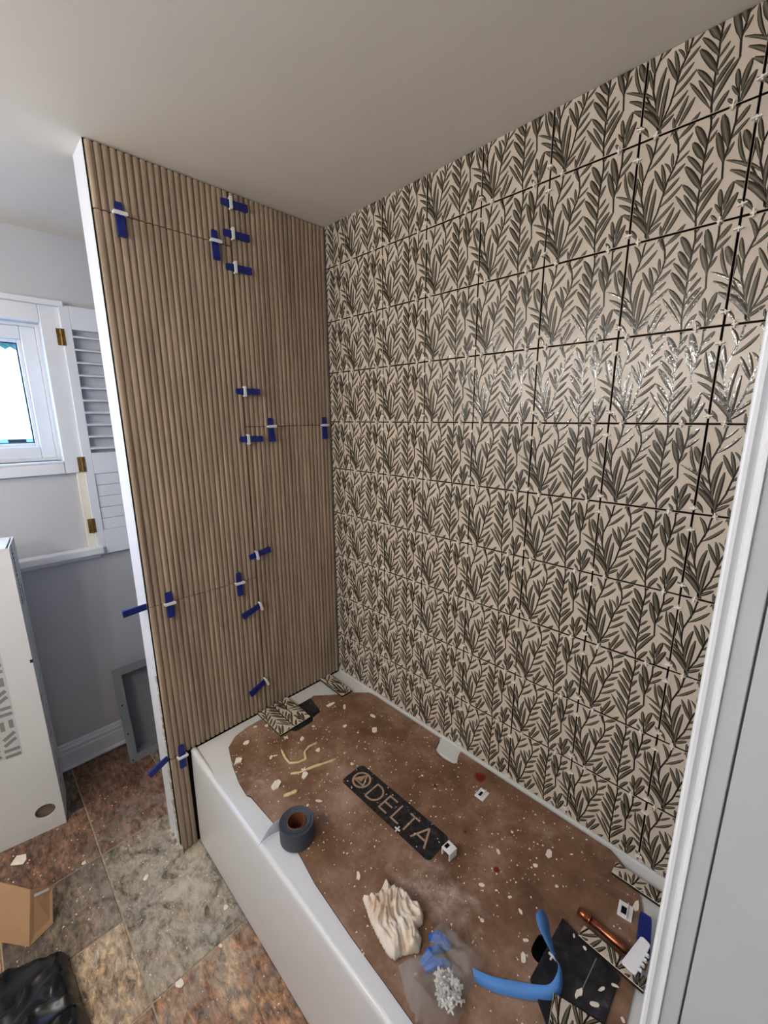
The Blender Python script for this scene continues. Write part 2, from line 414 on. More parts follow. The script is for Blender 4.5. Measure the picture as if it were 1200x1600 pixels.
# ---- leaf tiles
LEAVES= [(0.12,0.708,0.297,0.882,0.035,-0.009),(0.125,0.774,0.061,0.974,0.04,-0.016),(0.155,0.84,0.265,0.964,0.028,0.0),(0.072,0.599,0.023,0.81,0.042,0.005),(0.066,0.457,0.014,0.656,0.031,0.0),(0.995,0.458,0.898,0.755,0.031,0.016),(1.006,0.566,0.937,0.757,0.059,0.0),(1.098,0.337,0.826,0.541,0.028,-0.016),(1.136,0.161,0.869,0.441,0.042,-0.026),(1.167,0.033,0.924,0.324,0.056,-0.026),(1.066,0.029,0.966,0.15,0.038,-0.009),(1.092,0.348,1.024,0.425,0.019,0.0),(0.148,0.192,0.175,0.598,0.045,0.019),(0.179,0.065,0.211,0.482,0.042,0.005),(0.288,0.441,0.178,0.677,0.042,0.0),(0.292,0.475,0.24,0.713,0.038,-0.005),(0.332,0.601,0.269,0.714,0.024,-0.009),(0.347,0.647,0.331,0.788,0.031,0.0),(0.388,0.758,0.496,0.911,0.033,0.0),(0.368,0.661,0.487,0.756,0.026,0.0),(0.329,0.53,0.46,0.647,0.035,0.0),(0.289,0.395,0.423,0.53,0.035,0.0),(0.271,0.3,0.454,0.455,0.035,-0.007),(0.21,0.124,0.397,0.3,0.035,-0.005),(0.169,0.036,0.297,0.135,0.038,0.0),(0.369,0.858,0.313,0.977,0.028,0.0),(0.378,0.903,0.439,0.976,0.026,0.0),(0.307,-0.007,0.409,0.248,0.042,0.0),(0.359,0.008,0.471,0.209,0.042,0.0),(0.382,-0.084,0.535,0.053,0.042,-0.007),(0.313,-0.006,0.301,0.101,0.026,0.0),(0.621,0.737,0.518,0.954,0.064,-0.007),(0.618,0.631,0.513,0.813,0.064,0.0),(0.624,0.494,0.476,0.705,0.045,-0.007),(0.627,0.355,0.47,0.61,0.061,-0.005),(0.617,0.226,0.467,0.443,0.047,-0.007),(0.62,0.11,0.49,0.342,0.035,-0.002),(0.602,0.073,0.415,0.354,0.033,-0.002),(0.643,0.756,0.705,0.849,0.026,0.0),(0.654,0.854,0.702,0.957,0.031,0.0),(0.636,0.583,0.691,0.709,0.035,0.005),(0.638,0.47,0.709,0.563,0.028,0.0),(0.637,0.35,0.748,0.504,0.035,0.0),(0.636,0.222,0.76,0.406,0.047,0.007),(0.637,0.087,0.808,0.392,0.047,0.009),(0.666,-0.014,0.755,0.141,0.045,0.005),(0.79,0.556,0.714,0.819,0.059,0.0),(0.81,0.691,0.742,0.963,0.071,0.0),(0.813,0.582,0.862,0.688,0.028,0.0),(0.835,0.728,0.954,0.851,0.033,0.0),(0.856,0.836,0.945,0.96,0.045,0.0),(0.832,0.12,0.805,0.292,0.045,0.0),(0.863,0.118,0.908,0.328,0.054,0.005),(0.869,0.005,0.953,0.217,0.056,0.005),(0.841,0.064,0.778,0.17,0.028,0.0),(0.812,0.009,0.759,0.071,0.031,0.0)]
STEMS= [[(0.161,0.028),(0.134,0.231),(0.075,0.43),(0.068,0.592),(0.103,0.694),(0.151,0.846),(0.165,0.963),(0.174,0.988)],[(0.167,0.029),(0.255,0.251),(0.286,0.401),(0.318,0.542),(0.366,0.648),(0.389,0.752),(0.374,0.865),(0.338,0.977)],[(0.639,-0.024),(0.623,0.117),(0.623,0.298),(0.629,0.476),(0.627,0.626),(0.637,0.762),(0.648,0.896),(0.641,0.992)],[(0.806,0.392),(0.795,0.538)],[(0.795,0.538),(0.814,0.637),(0.834,0.758),(0.85,0.865),(0.846,0.991)],[(0.853,-0.01),(0.835,0.12),(0.817,0.219)],[(0.341,-0.043),(0.311,0.048)],[(1.175,0.01),(1.134,0.161),(0.996,0.452)],[(0.997,0.446),(1.014,0.578)],[(0.868,-0.002),(0.886,0.102)]]
TH = 0.009
def clip_poly(poly, x0, x1, z0, z1):
    def cut(ps, k, val, keep_gt):
        out = []
        for i in range(len(ps)):
            a = ps[i]; b = ps[(i + 1) % len(ps)]
            ia = (a[k] >= val) if keep_gt else (a[k] <= val); ib = (b[k] >= val) if keep_gt else (b[k] <= val)
            if ia: out.append(a)
            if ia != ib:
                t = (val - a[k]) / (b[k] - a[k]); out.append(tuple(a[q] + (b[q] - a[q]) * t for q in range(len(a))))
        return out
    for k, val, g in ((0, x0, True), (0, x1, False), (1, z0, True), (1, z1, False)):
        if len(poly) < 3: return []
        poly = cut(poly, k, val, g)
    return poly if len(poly) >= 3 else []

def leaf_quads():
    """painted leaves and stalks of one pattern repeat: quads of (s, t, relief, u, v)"""
    qs = []; NS = 6
    for i, (bx, bz, tx, tz, wd, bend) in enumerate(LEAVES):
        wd *= 1.42 if 5 <= i <= 13 else 1.28
        b = Vector((bx, bz)); t = Vector((tx, tz)); b = b - (t - b) * 0.13; t = t + (t - b) * 0.02; d = t - b; ln = d.length; n = Vector((-d.y, d.x)).normalized()
        lift = 0.00025 + 0.00002 * (i % 7)
        rows = []
        for k in range(NS + 1):
            f = k / NS
            wv = wd * 0.46 * (math.sin(math.pi * (0.07 + 0.86 * f ** 0.92)) ** 0.62) * (0.70 + 0.36 * f)
            if k == 0: wv = wd * 0.09
            if k == 1: wv = wd * 0.20
            if k == NS: wv = wd * 0.13
            c = b + d * f + n * (bend * 6 * f * (1 - f))
            rows.append(((c + n * wv), c, (c - n * wv), f, wv))
        rdg = 0.00045 * min(1, wd / 0.04)
        for k in range(NS):
            a, bb = rows[k], rows[k + 1]
            ra = rdg * (a[4] / (wd * .46)); rb = rdg * (bb[4] / (wd * .46))
            A = lambda q, h, u, v: (q.x, q.y, lift + h, u + i * 1.37, v)
            qs.append([A(a[0], 0, a[3], 0), A(a[1], ra, a[3], .5), A(bb[1], rb, bb[3], .5), A(bb[0], 0, bb[3], 0)])
            qs.append([A(a[1], ra, a[3], .5), A(a[2], 0, a[3], 1), A(bb[2], 0, bb[3], 1), A(bb[1], rb, bb[3], .5)])
    for i, st in enumerate(STEMS):
        pts = [Vector(p) for p in st]
        for k in range(len(pts) - 1):
            d = (pts[k + 1] - pts[k]); n = Vector((-d.y, d.x)).normalized() * 0.0095
            e = d.normalized() * 0.003
            A = lambda q, v: (q.x, q.y, 0.00045, 0.1 * k + i, v)
            qs.append([A(pts[k] + n - e, 0.0), A(pts[k] - n - e, 0.0), A(pts[k + 1] - n + e, 0.0), A(pts[k + 1] + n + e, 0.0)])
    return qs
LQ = leaf_quads()

def leaf_tile_mesh(x0, x1, z0, z1, size=0.2002, body=None):
    """tile (or a piece cut out of one: window x0..x1, z0..z1 of the pattern); face towards -y, corner at the origin"""
    w, h = (x1 - x0) * size, (z1 - z0) * size; e = 0.0008
    vs = []; fs = []; fm = []; uvs = []
    def face(ps, mi, uv=None):
        k = len(vs); vs.extend(ps); fs.append(tuple(range(k, k + len(ps)))); fm.append(mi); uvs.append(uv or [(0, 0)] * len(ps))
    f = [(e, 0, e), (w - e, 0, e), (w - e, 0, h - e), (e, 0, h - e)]
    r = [(0, e, 0), (w, e, 0), (w, e, h), (0, e, h)]; bk = [(0, TH, 0), (w, TH, 0), (w, TH, h), (0, TH, h)]
    face(f, 0)
    for i in range(4):
        j = (i + 1) % 4
        face([r[i], r[j], f[j], f[i]], 0); face([bk[i], bk[j], r[j], r[i]], 2)
    face([bk[3], bk[2], bk[1], bk[0]], 2)
    mg = 0.004
    for q in LQ:
        for ox in (-1, 0, 1):
            for oz in (-1, 0, 1):
                p = [(a[0] + ox, a[1] + oz) + a[2:] for a in q]
                if max(a[0] for a in p) < x0 or min(a[0] for a in p) > x1 or max(a[1] for a in p) < z0 or min(a[1] for a in p) > z1: continue
                p = clip_poly(p, x0 + mg, x1 - mg, z0 + mg, z1 - mg)
                if p: face([((a[0] - x0) * size, -a[2], (a[1] - z0) * size) for a in p], 1, [(a[3], a[4]) for a in p])
    me = bpy.data.meshes.new('leaf_tile'); me.from_pydata(vs, [], fs)
    for m in (M['tile'], M['leaf'], body or M['tile_side']): me.materials.append(m)
    me.polygons.foreach_set('material_index', fm)
    ul = me.uv_layers.new(name='UVMap'); ul.data.foreach_set('uv', [c for u in uvs for p in u for c in p])
    # leaf pieces must face out of the tile
    bm = bmesh.new(); bm.from_mesh(me)
    for fc in bm.faces:
        if fc.material_index == 1:
            fc.normal_update()
            if fc.normal.y > 0: fc.normal_flip()
    bm.to_mesh(me); bm.free(); me.update()
    return me
M['tile_side'] = plain('mortar_and_joint_shade', (36, 31, 27), 0.85, 0.2, var=0.1, scale=40)  # smeared mortar and joint shade put into the dark colour of tile sides

X0, Z0 = 0.1256, 2.281
full = leaf_tile_mesh(0, 1, 0, 1)
first = leaf_tile_mesh(1 - (X0 - .004) / .2002, 1, 0, 1)
FT = (H - Z0 - .003) / .2002
top = leaf_tile_mesh(0, 1, 0, FT); topfirst = leaf_tile_mesh(1 - (X0 - .004) / .2002, 1, 0, FT)
LT = (XN - .002 - (X0 + 6 * P)) / .2002
last = leaf_tile_mesh(0, LT, 0, 1); toplast = leaf_tile_mesh(0, LT, 0, FT)
for c in range(-1, 7):
    for r in range(-1, 9):
        me = {(-1, True): topfirst, (-1, False): first, (6, True): toplast, (6, False): last}.get((c, r == -1)) or (top if r == -1 else full)
        x = 0.003 if c == -1 else X0 + c * P + .0021
        z = Z0 + .0021 if r == -1 else Z0 - (r + 1) * P + .0021
        o = link('tile', me, wr, (x + random.uniform(-.0004, .0004), random.uniform(-.0006, .0006), z))
        o.rotation_euler = (random.uniform(-.0016, .0016), 0, random.uniform(-.0022, .0022))

# ---- partition clad with fluted wood-look tiles
YE = -0.812; YJ = -0.4064
wp = struct(MB().box((-.128, YE - .004, 0), (-.0125, 0.0105, H)).build('wall_partition', M['white']))
MB().box((-.0125, YE - .0035, 0.0), (-.0085, 0.0, H)).build('mortar_bed', M['dark'], wp)
def flute_tile(y0, y1, z0, z1, n):
    w = (y1 - y0); p = w / n; prof = []
    for k in range(n):
        a = k * p
        for f, hh in ((0.0, -0.0062), (0.07, -0.0060), (0.13, -0.0012), (0.28, 0.0), (0.50, 0.0006), (0.72, 0.0), (0.87, -0.0012), (0.93, -0.0060)): prof.append((a + f * p, hh))
    prof.append((w, -0.0062))
    m = len(prof); vs = [(h, y, 0) for y, h in prof] + [(h, y, z1 - z0) for y, h in prof]
    fs = [(i, i + 1, m + i + 1, m + i) for i in range(m - 1)]
    k = len(vs); vs += [(-.0085, 0, 0), (-.0085, w, 0), (-.0085, w, z1 - z0), (-.0085, 0, z1 - z0)]
    fs += [(k + 3, k + 2, k + 1, k), (k, 0, m, k + 3), (m - 1, k + 1, k + 2, 2 * m - 1), tuple([k] + [k + 1] + list(range(m - 1, -1, -1))), tuple(list(range(m, 2 * m)) + [k + 2, k + 3])]
    mk('fluted_tile', vs, fs, M['flute'], wp, loc=(0.0, y0, z0))
g = 0.0016
flute_tile(YE, YJ - g, 2.2665, H - .004, 21)
flute_tile(YE, YJ - g, 1.052, 2.2635, 21)
flute_tile(YE, YJ - g, .4345, 1.0495, 21)
flute_tile(YE, -.752, 0.004, .4275, 3)
flute_tile(YJ + g, -.003, 1.655, H - .004, 21)
flute_tile(YJ + g, -.003, .4345, 1.6525, 21)
# crumbling plaster down the raw edge of the partition, pine stub at its foot
mb = MB(); z = 0.0
while z < 0.78:
    dz = random.uniform(.012, .035); a = random.uniform(.002, .010) * (1.3 if z < .3 else .7)
    mb.box((-.026 + random.uniform(-.004, .004), YE - .004 - a * .5, z), (-.0125, YE + .002, z + dz)); z += dz * random.uniform(.95, 1.3)
mb.build('plaster_edge', M['plaster'], wp, bevel=.002, seg=1)
mb = MB()
for k in range(16):
    x = random.uniform(-.125, -.01); s = random.uniform(.006, .016); mb.box((x, YE - .006 - s * random.uniform(.2, 1), 0), (x + s * 1.4, YE, s * random.uniform(1, 3.2)))
mb.build('plaster_foot', M['plaster'], wp, bevel=.002, seg=1)
MB().box((-.146, YE - .001, 0.03), (-.128, YE + .05, 0.125)).build('wood_stub', M['wood_stub'], wp, bevel=.003)

# ---- far wall with the window
WY0, WY1, WZ0, WZ1 = -1.70, -.866, 1.505, 2.080
mb = MB(); x0, x1 = XF - .16, XF
mb.box((x0, YB, 0), (x1, 0.0105, WZ0)).box((x0, YB, WZ1), (x1, 0.0105, H)).box((x0, YB, WZ0), (x1, WY0, WZ1)).box((x0, WY1, WZ0), (x1, 0.0105, WZ1))
wf = struct(mb.build('wall_far', M['wall']))
win = struct(empty('window_1', (XF, WY1, WZ0)))
def wpart(name, mb, m, bevel=.002):
    o = mb.build(name, m, win, bevel=bevel); o.matrix_parent_inverse = win.matrix_basis.inverted(); return o
win_off = Vector((XF, WY1, WZ0))
def wb(name, a, b, m, bevel=.002, extra=()):
    mb = MB().box(Vector(a) - win_off, Vector(b) - win_off)
    for (c, d) in extra: mb.box(Vector(c) - win_off, Vector(d) - win_off)
    return mb.build(name, m, win, bevel=bevel)
D = XF
wb('casing', (D, WY1, 1.447), (D + .020, -.790, 2.150), M['white'], .003)                 # right casing
0 and wb('casing_bead', (D + .020, WY1 + .012, WZ0), (D + .026, WY1 + .022, 2.10), M['white'], .002)
wb('casing', (D, WY0 - .075, 1.447), (D + .020, WY0, 2.150), M['white'], .003)
wb('head_casing', (D, WY0, WZ1), (D + .020, WY1, 2.150), M['white'], .003)
wb('head_cap', (D, WY0 - .09, 2.150), (D + .034, -.778, 2.172), M['white'], .003)
wb('apron', (D, WY0, 1.447), (D + .022, WY1, 1.494), M['white'], .003)
wb('stool', (D - .06, WY0, 1.494), (D + .024, WY1, WZ0), M['white'], .003)
wb('side_strip', (D, -.826, 1.092), (D + .016, -.797, 1.447), M['cream'], .002)
wb('ledge', (D, WY0 - .1, 1.056), (D + .050, -.772, 1.092), M['white'], .005)
wb('ledge_moulding', (D, WY0 - .08, 1.036), (D + .024, -.785, 1.056), M['white'], .005)
# sash: outer frame, inner bead, gasket, pane
def ring(name, x0, x1, y0, y1, z0, z1, t, m, bevel=.002):
    return wb(name, (x0, y0, z0), (x1, y0 + t, z1), m, bevel, [((x0, y1 - t, z0), (x1, y1, z1)), ((x0, y0 + t, z0), (x1, y1 - t, z0 + t)), ((x0, y0 + t, z1 - t), (x1, y1 - t, z1))])
ring('jamb', D - .15, D - .045, WY0, WY1, WZ0, WZ1, .012, M['white'], .001)
ring('sash_frame', D - .105, D - .055, WY0 + .012, WY1 - .012, WZ0 + .012, WZ1 - .012, .052, M['white'], .004)
ring('glazing_bead', D - .100, D - .068, WY0 + .064, WY1 - .064, WZ0 + .064, WZ1 - .064, .014, M['white'], .003)
ring('gasket', D - .096, D - .078, WY0 + .078, WY1 - .078, WZ0 + .078, WZ1 - .078, .004, M['ink'], 0)
wb('pane', (D - .090, WY0 + .08, WZ0 + .08), (D - .086, WY1 - .08, WZ1 - .08), M['glass'], 0)

# baseboard of the far wall
bb = MB(); x = XF
bb.prism([(0, 0), (.016, 0), (.016, .085), (.013, .092), (.013, .108), (.009, .114), (.006, .128), (0, .132)], 0, 2.38,
         Matrix(((1, 0, 0, XF), (0, 0, 1, -2.39), (0, 1, 0, 0), (0, 0, 0, 1))))
bo = struct(bb.build('baseboard_far', M['white']))
MB().tube([(XF + .022, -2.39, .009), (XF + .022, -.01, .009)], .010, 8).build('shoe_moulding', M['white'], bo)

# door casing on the end of the near wall (stepped profile, groove, jamb board)
prof = [(1.4870, -.774), (1.4875, -.8000), (1.4885, -.8030), (1.4900, -.8040), (1.4925, -.8035), (1.4945, -.8000), (1.4960, -.7985), (1.4980, -.7990), (1.4995, -.8015), (1.5012, -.8015), (1.5018, -.7985), (1.5018, -.774)]
mb = MB(); mb.prism(prof, 0, H)
tr = struct(mb.build('trim_1', M['white']))
MB().box((1.5018, -.7990, 0), (1.5150, -.774, H)).build('casing_flat', M['casing'], tr, bevel=.0006, seg=1)
MB().box((1.5165, -.7985, 0), (1.66, -.774, H)).build('jamb_board', M['casing'], tr, bevel=.0008, seg=1)
MB().box((1.512, -.7910, 0), (1.520, -.774, H)).build('shadow_groove', M['casing'], tr)
MB().box((1.66, -.812, 0), (1.70, -.774, H)).build('door_stop', M['casing'], tr, bevel=.003)

# ---- outdoors, seen through the window
e = empty('neighbour_house', (-13, 0, -3.0))
def hb(name, a, b, m, bevel=0): return MB().box(Vector(a) - Vector((-13, 0, -3)), Vector(b) - Vector((-13, 0, -3))).build(name, m, e, bevel=bevel)
hb('wall', (-14, -14, -3), (-13, 10, 3.2), M['house'])
for px in (8, 46, -40, 90):
    q = at(px, 690, 0, -13.0)
    wdo = hb('window', (-13.02, q.y - .42, 0.6), (-12.97, q.y + .42, 1.18), M['house_glass'])
tag(e, 'pale house facade seen through the window glass', 'house')
t = empty('garden_tree', (-24, -3.4, -3.0))
mb = MB()
for k in range(90):
    c = Vector((random.gauss(0, 1.2), random.gauss(0, 3.2), 8.6 + random.gauss(0, 1.7))); s = random.uniform(.3, .9)
    bm = bmesh.new(); bmesh.ops.create_icosphere(bm, subdivisions=1, radius=s)
    for v in bm.verts: v.co *= random.uniform(.7, 1.25)
    bm.verts.ensure_lookup_table(); mb.add([v.co + c for v in bm.verts], [tuple(v.index for v in f.verts) for f in bm.faces]); bm.free()
mb.build('crown', M['foliage'], t)
MB().tube([(0, 0, 0), (.1, 0, 3), (0, .2, 7.5)], [.28, .2, .12], 10).build('trunk', M['bark'], t)
tag(t, 'leafy tree outdoors above the house, seen through the window', 'tree')
struct(MB().box((-40, -30, -3.2), (-1.05, 30, -3.0)).build('ground', M['lawn']))

# ================================================================== louvred shutter beside the window
s = empty('louvred_shutter', (XF + .004, -.797, 1.050))
def sb(name, a, b, m=M['white'], bevel=.002, par=None):
    off = Vector((XF + .004, -.797, 1.050))
    return MB().box(Vector(a) - off, Vector(b) - off).build(name, m, par or s, bevel=bevel)
sx0, sx1 = XF + .006, XF + .030
sb('stile', (sx0, -.797, 1.050), (sx1, -.760, 2.158)); sb('stile', (sx0, -.540, 1.050), (sx1, -.503, 2.158))
for (a, b) in ((1.050, 1.168), (1.436, 1.533), (2.064, 2.158)): sb('rail', (sx0, -.760, a), (sx1, -.540, b))
for k in range(10):
    z = 1.556 + k * .0535
    mt = Matrix.Translation((.0145, .147, z - 1.050)) @ Matrix.Rotation(math.radians(16), 4, 'Y')
    MB().box((-.017, -.110, -.0035), (.017, .110, .0035), mt).build('slat', M['white'], s, bevel=.0025)
for k in range(5):
    z = 1.168 + k * .0536
    sb('board', (sx0 + .004, -.760, z + .0008), (sx1 - .005, -.540, z + .0528), bevel=.0015)
0 and sb('back_panel', (sx0 - .001, -.760, 1.533), (sx0 + .001, -.540, 2.064), M['wall'], 0)
for z in (2.028, 1.484, 1.195):
    h = sb('hinge', (sx1 - .002, -.818, z - .034), (sx1 + .0015, -.788, z + .034), M['brass'], .0008)
    h['label'] = 'brass hinge'
    off = Vector((XF + .004, -.797, 1.050))
    MB().lathe([(0, -.034), (.0045, -.034), (.0045, .034), (0, .034)], 10, Vector((sx1 + .002, -.801, z)) - off).build('knuckle', M['brass'], h, smooth=False)
    for (dy, dz) in ((-.014, .02), (-.014, -.02), (.010, .02), (.010, -.02)):
        MB().box(Vector((sx1 + .0012, -.801 + dy - .002, z + dz - .002)) - off, Vector((sx1 + .0024, -.801 + dy + .002, z + dz + .002)) - off).build('screw', M['steel'], h)
tag(s, 'white louvred wooden shutter with brass hinges beside the window', 'shutter')

# ================================================================== tall white carton
a = math.radians(8.0)
bx = empty('white_carton', (-.487, -1.117, 0.0), (0, 0, -a))
BW, BD, BH = .62, .20, 1.228          # local: x = -depth .. 0 (front at 0), y = -BW .. 0
ch = .022
pf = [(-BD, -BW), (0, -BW), (0, 0), (-BD, 0)]
def carton_panel(name, pts, m=M['white_carton'], t=.004, n=(1, 0, 0)):
    n = Vector(n) * t; pts = [Vector(p) for p in pts]; k = len(pts)
    return mk(name, pts + [p - n for p in pts], [tuple(range(k)), tuple(range(2 * k - 1, k - 1, -1))] + [(i, (i + 1) % k, k + (i + 1) % k, k + i) for i in range(k)], m, bx)
hc = Vector((0, -.058, .098)); hr = .030
def hole_panel():
    """front panel with a round hand hole"""
    n = 28; mb = MB(); cir = [(hc.y + hr * 1.12 * math.cos(2 * math.pi * k / n), hc.z + hr * math.sin(2 * math.pi * k / n)) for k in range(n)]
    x0, x1, y0, y1 = -.004, 0.0, -.125, 0.0; z0, z1 = 0.0, .19
    def outer(k):
        q = 2 * math.pi * (k + .0) / n; c, s_ = math.cos(q), math.sin(q)
        cy, cz = hc.y, hc.z; tt = min(((y1 - cy) / c if c > 1e-6 else (y0 - cy) / c if c < -1e-6 else 9), ((z1 - cz) / s_ if s_ > 1e-6 else (z0 - cz) / s_ if s_ < -1e-6 else 9))
        return (cy + c * tt, cz + s_ * tt)
    ou = [outer(k) for k in range(n)]
    for k in range(n):
        j = (k + 1) % n
        A, B, Cc, Dd = cir[k], cir[j], ou[j], ou[k]
        mb.add([(x1, *A), (x1, *B), (x1, *Cc), (x1, *Dd), (x0, *A), (x0, *B)], [(0, 1, 2, 3), (0, 4, 5, 1)])
        # square off the corner between two spokes
        for cy_, cz_ in ((y0, z0), (y1, z0), (y0, z1), (y1, z1)):
            on = lambda p: (abs(p[0] - cy_) < 1e-6, abs(p[1] - cz_) < 1e-6)
            if (on(Cc)[0] and on(Dd)[1]) or (on(Cc)[1] and on(Dd)[0]): mb.add([(x1, *Dd), (x1, *Cc), (x1, cy_, cz_)], [(0, 1, 2)])
    mb.box((x0, -BW, 0.0), (x1, y0, .19)).box((x0, -BW, .19), (x1, 0, BH))
    return mb
hole_panel().build('front_panel', M['white_carton'], bx)
carton_panel('side_panel', [(-.004, 0, 0), (-.004, 0, BH - .012), (-BD * .1, 0, BH), (-BD, 0, BH), (-BD, 0, .0)], n=(0, 1, 0))
carton_panel('side_panel', [(-.004, -BW, 0), (-.004, -BW, BH), (-BD, -BW, BH), (-BD, -BW, 0)], n=(0, -1, 0))
carton_panel('back_panel', [(-BD, -BW, 0), (-BD, 0, 0), (-BD, 0, BH), (-BD, -BW, BH)], n=(-1, 0, 0))
carton_panel('top_flap', [(-.004, -BW, BH - .003), (-.004, -.012, BH - .003), (-BD, -.012, BH - .003), (-BD, -BW, BH - .003)], n=(0, 0, 1))
wd = MB().box((-.022, -.125, .05), (-.014, -.005, .15)).build('wood_behind_hole', M['hole_wood'], bx); wd['label'] = 'pale wood showing through the round hole'
# printed picture of mosaic bars on the front
pic = MB().box((-.001, -.40, .395), (.0006, -.085, .86)).build('picture', M['print_white'], bx); pic['label'] = 'printed picture of grey mosaic bars'
mb = MB(); zz = .415; row = 0
def bar(cy, cz, ln, wd_, ang):
    mt = Matrix.Translation((.0007, cy, cz)) @ Matrix.Rotation(ang, 4, 'X'); mb.box((0, -ln / 2, -wd_ / 2), (.0004, ln / 2, wd_ / 2), mt)
while zz < .85:
    for col_, cy in enumerate((-.112, -.165, -.218, -.271, -.324, -.377)):
        kind = (row + col_) % 3
        for dz in (-.013, .013):
            if kind == 0: bar(cy, zz + dz, .046, .013, 0)
            elif kind == 1: bar(cy, zz + dz, .044, .013, math.radians(34))
            else: bar(cy + dz * 1.0, zz, .013, .040, math.radians(0)) if dz < 0 else bar(cy + .013, zz + .003, .013, .036, 0)
    zz += .060; row += 1
mb.build('picture_bars', M['print_grey'], pic)
MB().box((.0008, -.40, .455), (.0014, -.148, .60)).build('picture_dark_panel', M['ink'], pic)
# writing on the side panel: 40Wx19Dx35H, printed sideways
def text_obj(body, size, m, parent, mat, name='writing', ext=.0003):
    cu = bpy.data.curves.new(name, 'FONT'); cu.body = body; cu.size = size; cu.extrude = ext; cu.align_x = 'LEFT'; cu.align_y = 'CENTER'
    tmp = bpy.data.objects.new(name, cu); COL.objects.link(tmp)
    dg = bpy.context.evaluated_depsgraph_get(); me = bpy.data.meshes.new_from_object(tmp.evaluated_get(dg))
    bpy.data.objects.remove(tmp); me.materials.clear(); me.materials.append(m); me.transform(mat)
    return link(name, me, parent)
mt = Matrix(((0, 1, 0, -.065), (0, 0, 1, .0004), (1, 0, 0, .98), (0, 0, 0, 1)))
text_obj('40Wx19Dx35H', .038, M['ink'], bx, mt)
text_obj('WHITE', .022, M['ink'], bx, Matrix(((0, 1, 0, -.125), (0, 0, 1, .0004), (1, 0, 0, .98), (0, 0, 0, 1))))
mb = MB()
for k in range(26):
    z = random.uniform(.1, .72); x = random.uniform(-.18, -.02); mb.box((x, -.0002, z), (x + random.uniform(.01, .05), .0004, z + random.uniform(.002, .010)))
mb.build('scuffs', M['print_grey'], bx)['kind'] = 'stuff'
for dx, y in ((0.0, -.006),):
    MB().box((-.004, -.008, .765), (.0012, .0012, .778)).build('tear', M['ink'], bx)
tag(bx, 'tall white cardboard carton standing on end under the window', 'carton')

# ================================================================== grey shower niche leaning on the far wall
nv = empty('shower_niche', (-.640, -.832, 0.0), (0, math.radians(-12.0), 0))
NW, NH, NF, ND = .36, .485, .036, .080
mb = MB()
mb.box((-.006, 0, 0), (0, NF, NH)).box((-.006, NW - NF, 0), (0, NW, NH)).box((-.006, NF, 0), (0, NW - NF, NF)).box((-.006, NF, NH - NF), (0, NW - NF, NH))
mb.build('flange', M['niche'], nv)
mb = MB(); t = .005
mb.box((-ND, NF - t, NF - t), (-ND + t, NW - NF + t, NH - NF + t)).box((-ND, NF - t, NF - t), (-.006, NF, NH - NF + t)).box((-ND, NW - NF, NF - t), (-.006, NW - NF + t, NH - NF + t))
mb.box((-ND, NF, NF - t), (-.006, NW - NF, NF)).box((-ND, NF, NH - NF), (-.006, NW - NF, NH - NF + t)); mb.build('recess', M['niche'], nv)
for (y, z) in ((.012, .012), (.014, .15), (.014, .30), (.18, .012)):
    MB().lathe([(0, 0), (.004, 0), (.004, .001), (0, .001)], 10).build('screw_hole', M['ink'], nv, loc=(.0002, y, z), rot=(0, math.radians(90), 0))
tag(nv, 'grey plastic recessed shower niche leaning against the wall behind the partition', 'shower niche')

# ================================================================== bathtub
YF = -0.740
tb = empty('bathtub', (0.0, 0.0, 0.0))
mb = MB()
def rr(x0, x1, y0, y1, r, n=8):
    ps = []
    for cx, cy, a0 in ((x1 - r, y1 - r, 0), (x0 + r, y1 - r, 90), (x0 + r, y0 + r, 180), (x1 - r, y0 + r, 270)):
        for k in range(n + 1):
            q = math.radians(a0 + 90 * k / n); ps.append((cx + r * math.cos(q), cy + r * math.sin(q)))
    return ps
def deck_mesh():
    n = 8; ps = rr(.12, 1.412, -.630, -.068, .14, n); N_ = len(ps)
    ox0, ox1, oy0, oy1 = .004, XN - .002, YF + .012, -.003
    def out(p):
        cx, cy = .766, -.36; d = Vector((p[0] - cx, p[1] - cy)); tx = ((ox1 if d.x > 0 else ox0) - cx) / d.x if abs(d.x) > 1e-6 else 9; ty = ((oy1 if d.y > 0 else oy0) - cy) / d.y if abs(d.y) > 1e-6 else 9
        t = min(tx, ty); return (cx + d.x * t, cy + d.y * t)
    rings = []
    rings.append([(q[0], q[1], DECK) for q in map(out, ps)])
    rings.append([(p[0], p[1], DECK) for p in ps])
    for sc, z in ((.985, DECK - .004), (.97, DECK - .016), (.955, DECK - .045), (.90, .20), (.84, .10), (.70, .075)):
        rings.append([(.766 + (p[0] - .766) * sc, -.36 + (p[1] + .36) * sc, z) for p in ps])
    vs = [v for r in rings for v in r]; fs = []
    for a_ in range(len(rings) - 1):
        for k in range(N_):
            j = (k + 1) % N_; fs.append((a_ * N_ + k, a_ * N_ + j, (a_ + 1) * N_ + j, (a_ + 1) * N_ + k))
    fs.append(tuple(range((len(rings) - 1) * N_, len(rings) * N_)))
    # corners of the outer rectangle
    k0 = len(vs)
    for cx, cy in ((ox1, oy1), (ox0, oy1), (ox0, oy0), (ox1, oy0)):
        best = sorted(range(N_), key=lambda i: (rings[0][i][0] - cx) ** 2 + (rings[0][i][1] - cy) ** 2)
        vs.append((cx, cy, DECK))
        for k in range(N_):
            j = (k + 1) % N_; A, B = rings[0][k], rings[0][j]
            if (abs(A[0] - cx) < 1e-6 and abs(B[1] - cy) < 1e-6) or (abs(A[1] - cy) < 1e-6 and abs(B[0] - cx) < 1e-6): fs.append((k, j, len(vs) - 1))
    return vs, fs
vs, fs = deck_mesh()
o = mk('rim_and_basin', vs, fs, M['tub'], tb, fix=False)
